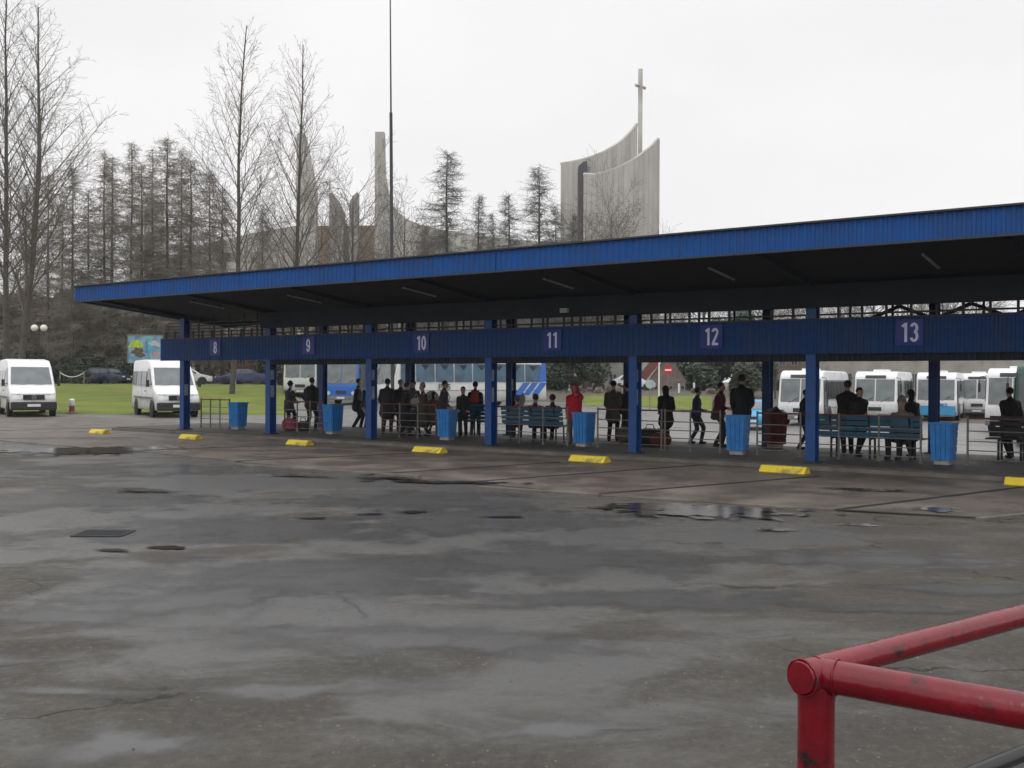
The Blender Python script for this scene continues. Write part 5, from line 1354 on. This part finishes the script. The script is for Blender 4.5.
m = MB(); m.tube([(0, 0, 0), (0, 0, 5.2)], [.07, .05], 8); m.build('pole', M['signwhite'], t); m = MB(); m.tube([(0, 0, 5.15), (0, -.5, 5.35), (0, -1.0, 5.35)], .03, 6); m.build('arm', M['signwhite'], t)
# bollards with chain beyond the lawn at the left
Y = 84; prev = None
for i, (x, lb) in enumerate([(60, 'low post holding the left end of the white chain by the lawn'), (84, 'low post holding the right end of the white chain by the lawn')]):
    X = X_at(x, Y); z0 = gz(X, Y); t = thing('chain_post', lb, 'post', (X, Y, z0)); m = MB(); m.tube([(0, 0, 0), (0, 0, 1.0)], .05, 8); m.build('pole', M['rail'], t); m = MB(); m.sphere((0, 0, 1.03), .07, 8); m.build('cap', M['rail'], t)
X0, X1 = X_at(60, Y), X_at(84, Y); z0 = gz((X0 + X1) / 2, Y)
m = MB(); m.tube([(X0 + (X1 - X0) * k / 12, Y, z0 + .62 + 1.5 * (k / 12 - .5) ** 2) for k in range(13)], .035, 6); tag(m.build('chain', M['plate'], None), 'white chain hanging in a curve between two low posts', 'chain')
# little red and white bollard in front of the lawn
c = at(72, 47.6); t = thing('bollard', 'small red and white bollard at the lawn edge right of the first van', 'bollard', c)
m = MB(); m.lathe([(.27, 0), (.27, .05), (.13, .12), (.11, .38)], (0, 0, 0), n=14); m.build('base', mat('bollard_brown_red', (.18, .06, .05), .7), t, smooth=True)
m = MB(); m.lathe([(.11, .38), (.13, .42), (.13, .66), (.06, .72)], (0, 0, 0), n=14); m.build('cap', M['signwhite'], t, smooth=True)
# small white marker posts on the far lawn
for i, (x, y0_) in enumerate([(235, 88), (545, 92), (569, 92), (679, 88), (694, 90)]):
    c = at(x, y0_); t = thing('marker_post', ['white marker post beside the tree on the lawn under bay 8', 'white marker post right of the white coach', 'white marker post left of the person in red', 'white marker post right of the hooded figure', 'white marker post near the walking person in navy'][i], 'post', c)
    m = MB(); m.tube([(0, 0, 0), (0, 0, .85)], .09, 8); m.build('pole', M['signwhite'], t); m = MB(); m.lathe([(.1, .85), (.1, .93), (.02, .97)], (0, 0, 0), n=8); m.build('cap', M['iron'], t)
# billboard
Yb = 62; X0, X1 = X_at(128, Yb), X_at(163, Yb); z0 = Z_at(145, 363, Yb); z1 = Z_at(145, 335.5, Yb); xc = (X0 + X1) / 2
gzb = gz(xc, Yb); t = thing('billboard', 'blue billboard with a lime green and brown picture above the second van', 'billboard', (xc, Yb, gzb)); w = X1 - X0; zb0, zb1 = z0 - gzb, z1 - gzb; h = zb1 - zb0
m = MB()
for x in (-w * .3, w * .3): m.tube([(x, .08, 0), (x, .08, zb1 - .1)], .06, 8)
m.build('leg', M['iron'], t)
def bb_mat():
    m_, nt, b = newmat('billboard_print'); N = nt.nodes; L = nt.links
    tc = N.new('ShaderNodeTexCoord'); n = N.new('ShaderNodeTexNoise'); n.inputs['Scale'].default_value = 2.2; n.inputs['Detail'].default_value = 3; L.new(tc.outputs['Object'], n.inputs['Vector'])
    cr = N.new('ShaderNodeValToRGB'); cr.color_ramp.elements[0].color = (.1, .17, .3, 1); cr.color_ramp.elements[0].position = .35; cr.color_ramp.elements[1].color = (.22, .4, .5, 1); cr.color_ramp.elements[1].position = .65
    L.new(n.outputs['Fac'], cr.inputs[0]); L.new(cr.outputs[0], b.inputs['Base Color']); b.inputs['Roughness'].default_value = .6; return m_
m = MB(); m.box((0, 0, (zb0 + zb1) / 2), (w, .1, h)); pn = m.build('panel', bb_mat(), t)
def flat_blob(cx, cz, rx, rz_, sd, mt, off):
    pts = blob_poly((0, 0), rx, rz_, 0, 30, .4, sd); m = MB(); m.prism([(cx + p[0], cz + p[1]) for p in pts], 'y', -.05 - off, -.052 + .01); return m.build('printed_shape', mt, pn)
lime = mat('print_lime', (.36, .48, .03), .6, .3, 6); brown = mat('print_brown', (.09, .07, .05), .6, .5, 9); pink = mat('print_pink', (.45, .2, .22), .6, .3, 6); pale = mat('print_pale', (.4, .42, .45), .6, .2, 5); cyanp = mat('print_cyan', (.06, .35, .5), .6, .2, 5)
flat_blob(-w * .26, zb0 + h * .68, .34, .28, 3, lime, .012); flat_blob(-w * .2, zb0 + h * .38, .42, .26, 5, brown, .010); flat_blob(w * .3, zb0 + h * .3, .16, .18, 7, pink, .012); flat_blob(w * .12, zb0 + h * .6, .12, .45, 9, cyanp, .008); flat_blob(w * .28, zb0 + h * .7, .34, .18, 11, pale, .009)
m = MB()
for a, b_ in (((-w / 2, zb0), (w / 2, zb0)), ((-w / 2, zb1), (w / 2, zb1)), ((-w / 2, zb0), (-w / 2, zb1)), ((w / 2, zb0), (w / 2, zb1))): m.tube([(a[0], -.04, a[1]), (b_[0], -.04, b_[1])], .04, 6)
m.build('frame', M['greyplastic'], t)
# orange board beyond bay 10
c = at(366, 73); t = thing('notice_board', 'orange red board in a white frame right of the bright blue coach', 'board', c)
m = MB(); m.box((0, 0, 2.05), (.62, .08, 1.5)); m.build('panel', mat('orange_print', (.5, .07, .03), .6, .4, 4), t); m = MB(); m.box((-.36, 0, 1.5), (.1, .12, 3.0)); m.box((.36, 0, 1.5), (.1, .12, 3.0)); m.build('frame', M['signwhite'], t)

M['pinkwall'] = mat('pinkish_render', (.22, .17, .15), .9, .25, 2)
leafy('brush', 'brown low bushes far behind bays 11 and 12', 'undergrowth', 545, 740, 87, 389, M['brush'], 25, 2, .16, 9000)
leafy('brush', 'brown twiggy thicket left of the billboard under the larches', 'undergrowth', 20, 130, 101, 300, M['brush'], 26, 4, .2, 16000)
# ------------------------------------------------------------------ houses
def house(label, x0, x1, Y, yeave, yridge, wallm, roofm, depth=9, storeys=2, cols=4, flat=False, rz=0, gable=False):
    X0, X1 = X_at(x0, Y), X_at(x1, Y); xc = (X0 + X1) / 2; z0 = gz(xc, Y) - .3; w = X1 - X0; he = Z_at((x0 + x1) / 2, yeave, Y) - z0; hr = Z_at((x0 + x1) / 2, yridge, Y) - z0
    t = thing('building' if flat else 'house', label, 'building' if flat else 'house', (xc, Y, z0), rz)
    m = MB(); m.box((0, depth / 2, he / 2), (w, depth, he)); m.build('wall', wallm, t)
    m = MB()
    if flat: m.box((0, depth / 2, he + .15), (w + .5, depth + .5, .3))
    else:
        if gable: m.prism([(-w / 2 - .4, he), (0, hr), (w / 2 + .4, he), (w / 2 + .4, he + .18), (0, hr + .22), (-w / 2 - .4, he + .18)], 'y', -.4, depth + .4); g_ = MB(); g_.prism([(-w / 2, he), (w / 2, he), (0, hr)], 'y', .0, .3); g_.build('gable', wallm, t)
        else: m.prism([(-.5, he), (depth / 2, hr), (depth + .5, he)], 'x', -w / 2 - .4, w / 2 + .4)
    rf = m.build('roof', roofm, t)
    if not flat: m = MB(); m.box((w * .2, depth / 2, hr + .2), (.7, .7, 1.4)); m.build('chimney', M['brick'], rf)
    sh_ = he / storeys
    for r_ in range(storeys):
        for c_ in range(cols):
            x = -w / 2 + w * (c_ + .5) / cols; z = sh_ * (r_ + .55); ww = min(1.3, w / cols * .5); wh = min(1.5, sh_ * .5)
            m = MB(); 
            for q in ((x, z + wh / 2, ww + .16, .08), (x, z - wh / 2, ww + .16, .08)): m.box((q[0], -.03, q[1]), (q[2], .08, q[3]))
            for q in (-ww / 2, 0, ww / 2): m.box((x + q, -.028, z), (.08, .07, wh - .09))
            f = m.build('window', M['rendergrey'], t); m = MB(); m.box((x, -.006, z), (ww, .03, wh)); m.build('pane', M['window'], f)
    return t
house('low house with a red tiled roof glimpsed between the larch trunks', 68, 112, 122, 348, 330, M['render'], M['redroof'], 9, 1, 4)
house('grey house wall behind the leaning left tree', -30, 30, 124, 335, 315, M['rendergrey'], M['redroof'], 9, 2, 4)
house('orange brick building piece beyond the lawn under number 8', 196, 213, 118, 345, 340, M['brick'], M['redroof'], 8, 2, 2)
house('brown brick building right of the lawn tree under number 8', 236, 249, 110, 355, 340, M['brick'], M['edge'], 8, 2, 1)
house('grey pale building behind the far tree line of bay 9', 250, 400, 128, 340, 330, M['rendergrey'], M['edge'], 9, 2, 12, flat=True)
house('pale tan house wall between the white coach and the dark evergreen', 540, 566, 104, 330, 315, M['render'], M['edge'], 8, 3, 2, flat=True)
house('pale grey block between the evergreen and the bay 12 post', 592, 634, 106, 325, 315, M['rendergrey'], M['edge'], 8, 3, 3, flat=True)
house('house with a dark red gable roof behind the no entry sign', 646, 692, 108, 384, 352, M['pinkwall'], M['redroof'], 8, 1, 3, gable=True)
house('long grey concrete building behind the row of white buses', 812, 1130, 100, 330, 310, M['rendergrey'], M['edge'], 14, 2, 14, flat=True)
house('brown building edge left of the first white midibus', 776, 812, 104, 350, 335, M['pinkwall'], M['edge'], 8, 2, 3)

# ------------------------------------------------------------------ church
YC = 150.0; cx0 = X_at(610, YC)
ch = thing('church', 'modern concrete church with a curved tower, tall cross and upright fins behind the trees', 'church', (cx0, YC, 0))
def q_(x, y, dy=0): return (X_at(x, YC + dy) - cx0, Z_at(x, y, YC + dy))
def curved_wall(top, y_front, curve, thick, name, mt, n=40):
    """top: list of (px, py) of the upper edge; wall follows a bowed plan line"""
    m = MB(); cols = []
    def topz(x):
        for (a, b), (c_, d_) in zip(top, top[1:]):
            if a <= x <= c_: t_ = (x - a) / (c_ - a); return b + (d_ - b) * t_
        return top[-1][1]
    x0, x1 = top[0][0], top[-1][0]
    for i in range(n + 1):
        x = x0 + (x1 - x0) * i / n; t_ = i / n; y = y_front + curve(t_); X, Z = q_(x, topz(x), y)
        cols.append((X, y, Z))
    for dy in (0, thick):
        for X, y, Z in cols: m.v.append((X, y + dy, 0)); m.v.append((X, y + dy, Z))
    k = 2 * (n + 1)
    for i in range(n):
        a = 2 * i
        m.f += [(a, a + 2, a + 3, a + 1), (k + a, k + a + 1, k + a + 3, k + a + 2), (a + 1, a + 3, k + a + 3, k + a + 1)]
    m.f += [(0, 1, k + 1, k), (2 * n, k + 2 * n, k + 2 * n + 1, 2 * n + 1)]
    o = m.build(name, mt, ch, fix=True)
    m = MB()
    for i in range(n): 
        a, b = cols[i], cols[i + 1]
        m.tube([(a[0], a[1] + thick / 2, a[2] + .1), (b[0], b[1] + thick / 2, b[2] + .1)], .28, 5, cap=False)
    m.build('coping', M['church_grey'], o)
    return o
def smooth_top(pts, n=40):
    out = []
    for i in range(n + 1):
        t = i / n * (len(pts) - 1); k = min(len(pts) - 2, int(t)); f = t - k
        p0 = pts[max(0, k - 1)]; p1 = pts[k]; p2 = pts[k + 1]; p3 = pts[min(len(pts) - 1, k + 2)]
        c = []
        for j in range(2):
            c.append(.5 * (2 * p1[j] + (p2[j] - p0[j]) * f + (2 * p0[j] - 5 * p1[j] + 4 * p2[j] - p3[j]) * f * f + (3 * p1[j] - p0[j] - 3 * p2[j] + p3[j]) * f ** 3))
        out.append(tuple(c))
    return sorted(out)
curved_wall(smooth_top([(583, 174.5), (592, 175), (603, 173), (615, 169), (628, 163), (640, 155), (650, 147), (657.5, 139)]), 0, lambda t: -3.2 * math.sin(PI * t * .9), 1.1, 'tower_wall', M['church'])
curved_wall(smooth_top([(560, 164), (572, 162), (585, 159), (600, 153.5), (612, 147), (622, 140), (630, 132), (636, 124)]), 9, lambda t: -2.5 * math.sin(PI * t), 1.1, 'tower_wall', M['church'])
def fin(pts, ya, yb, name, mt):
    m = MB(); m.prism([q_(p[0], p[1], ya) for p in pts], 'y', ya, yb); return m.build(name, mt, ch)
fin([(577.5, 380), (577.5, 166), (582, 162), (586, 161), (586, 380)], 5.0, 7.5, 'dark_slot', mat('slot_louvre_dark', (.07, .065, .08), .8, .3, .5))
fin([(655.2, 380), (655.2, 141.5), (658.4, 138.6), (658.4, 380)], -.4, 6, 'tower_edge', M['church'])
fin([(637, 380), (637, 69), (641, 69), (641, 380)], 12, 12.7, 'cross_post', M['church_grey'])
m = MB(); a = q_(634, 85.5, 11.6); b = q_(643.5, 88.5, 13); m.tube([(a[0], 11.6, a[1]), (b[0], 13, b[1])], .28, 4); m.build('cross_arm', M['church_grey'], ch)
fin(smooth_top([(374, 132), (375, 132)])[:1] + [(374.5, 132), (383, 132), (383.5, 155), (384.5, 175), (387, 190), (391, 203), (397, 212), (406, 219), (420, 225), (440, 229.5), (470, 234.5), (510, 239), (560, 243), (580, 243), (580, 380), (374, 380)], -14, -12.8, 'sweeping_fin', M['church'])
fin([(295.5, 380), (295.5, 134), (299, 132.5), (303, 133), (305, 140), (309, 160), (313, 178), (315, 190), (315.5, 380)], -14, -12.5, 'fin', M['church_grey'])
fin([(328.5, 380), (328.5, 193), (331, 193), (337, 200), (342, 212), (343, 225), (343, 380)], -12, -10, 'fin', mat('dark_concrete_fin', (.3, .29, .27), .9, .25, .5))
fin([(348.5, 380), (348.5, 203), (352, 196), (356.5, 192), (357, 380)], -12, -10, 'fin', mat('dark_concrete_fin', (.3, .29, .27), .9, .25, .5))
fin([(144, 380), (144, 207), (148, 203), (158, 203), (159, 215), (161, 380)], -10, -8, 'fin', M['church_grey'])
fin([(295, 380), (295, 226), (380, 225.5), (380, 380)], -8, 2, 'hall_wall', M['church_wood'])
fin([(150, 380), (150, 262), (180, 252), (210, 243), (250, 233.5), (296, 225.5), (296, 380)], -8, 0, 'hall_wall', M['church'])

# ------------------------------------------------------------------ air
hz = MB(); hz.box((0, 205, 34), (790, 560, 74)); hzo = hz.build('haze', None); tag(hzo, kind='stuff')
hm, nt, b = newmat('haze_air'); nt.nodes.remove(b)
pv = nt.nodes.new('ShaderNodeVolumePrincipled'); pv.inputs['Density'].default_value = .00035; pv.inputs['Color'].default_value = (.9, .92, .95, 1); pv.inputs['Anisotropy'].default_value = .2
nt.links.new(pv.outputs[0], nt.nodes['Material Output'].inputs['Volume']); hzo.data.materials.append(hm)
scene.cycles.volume_bounces = 1
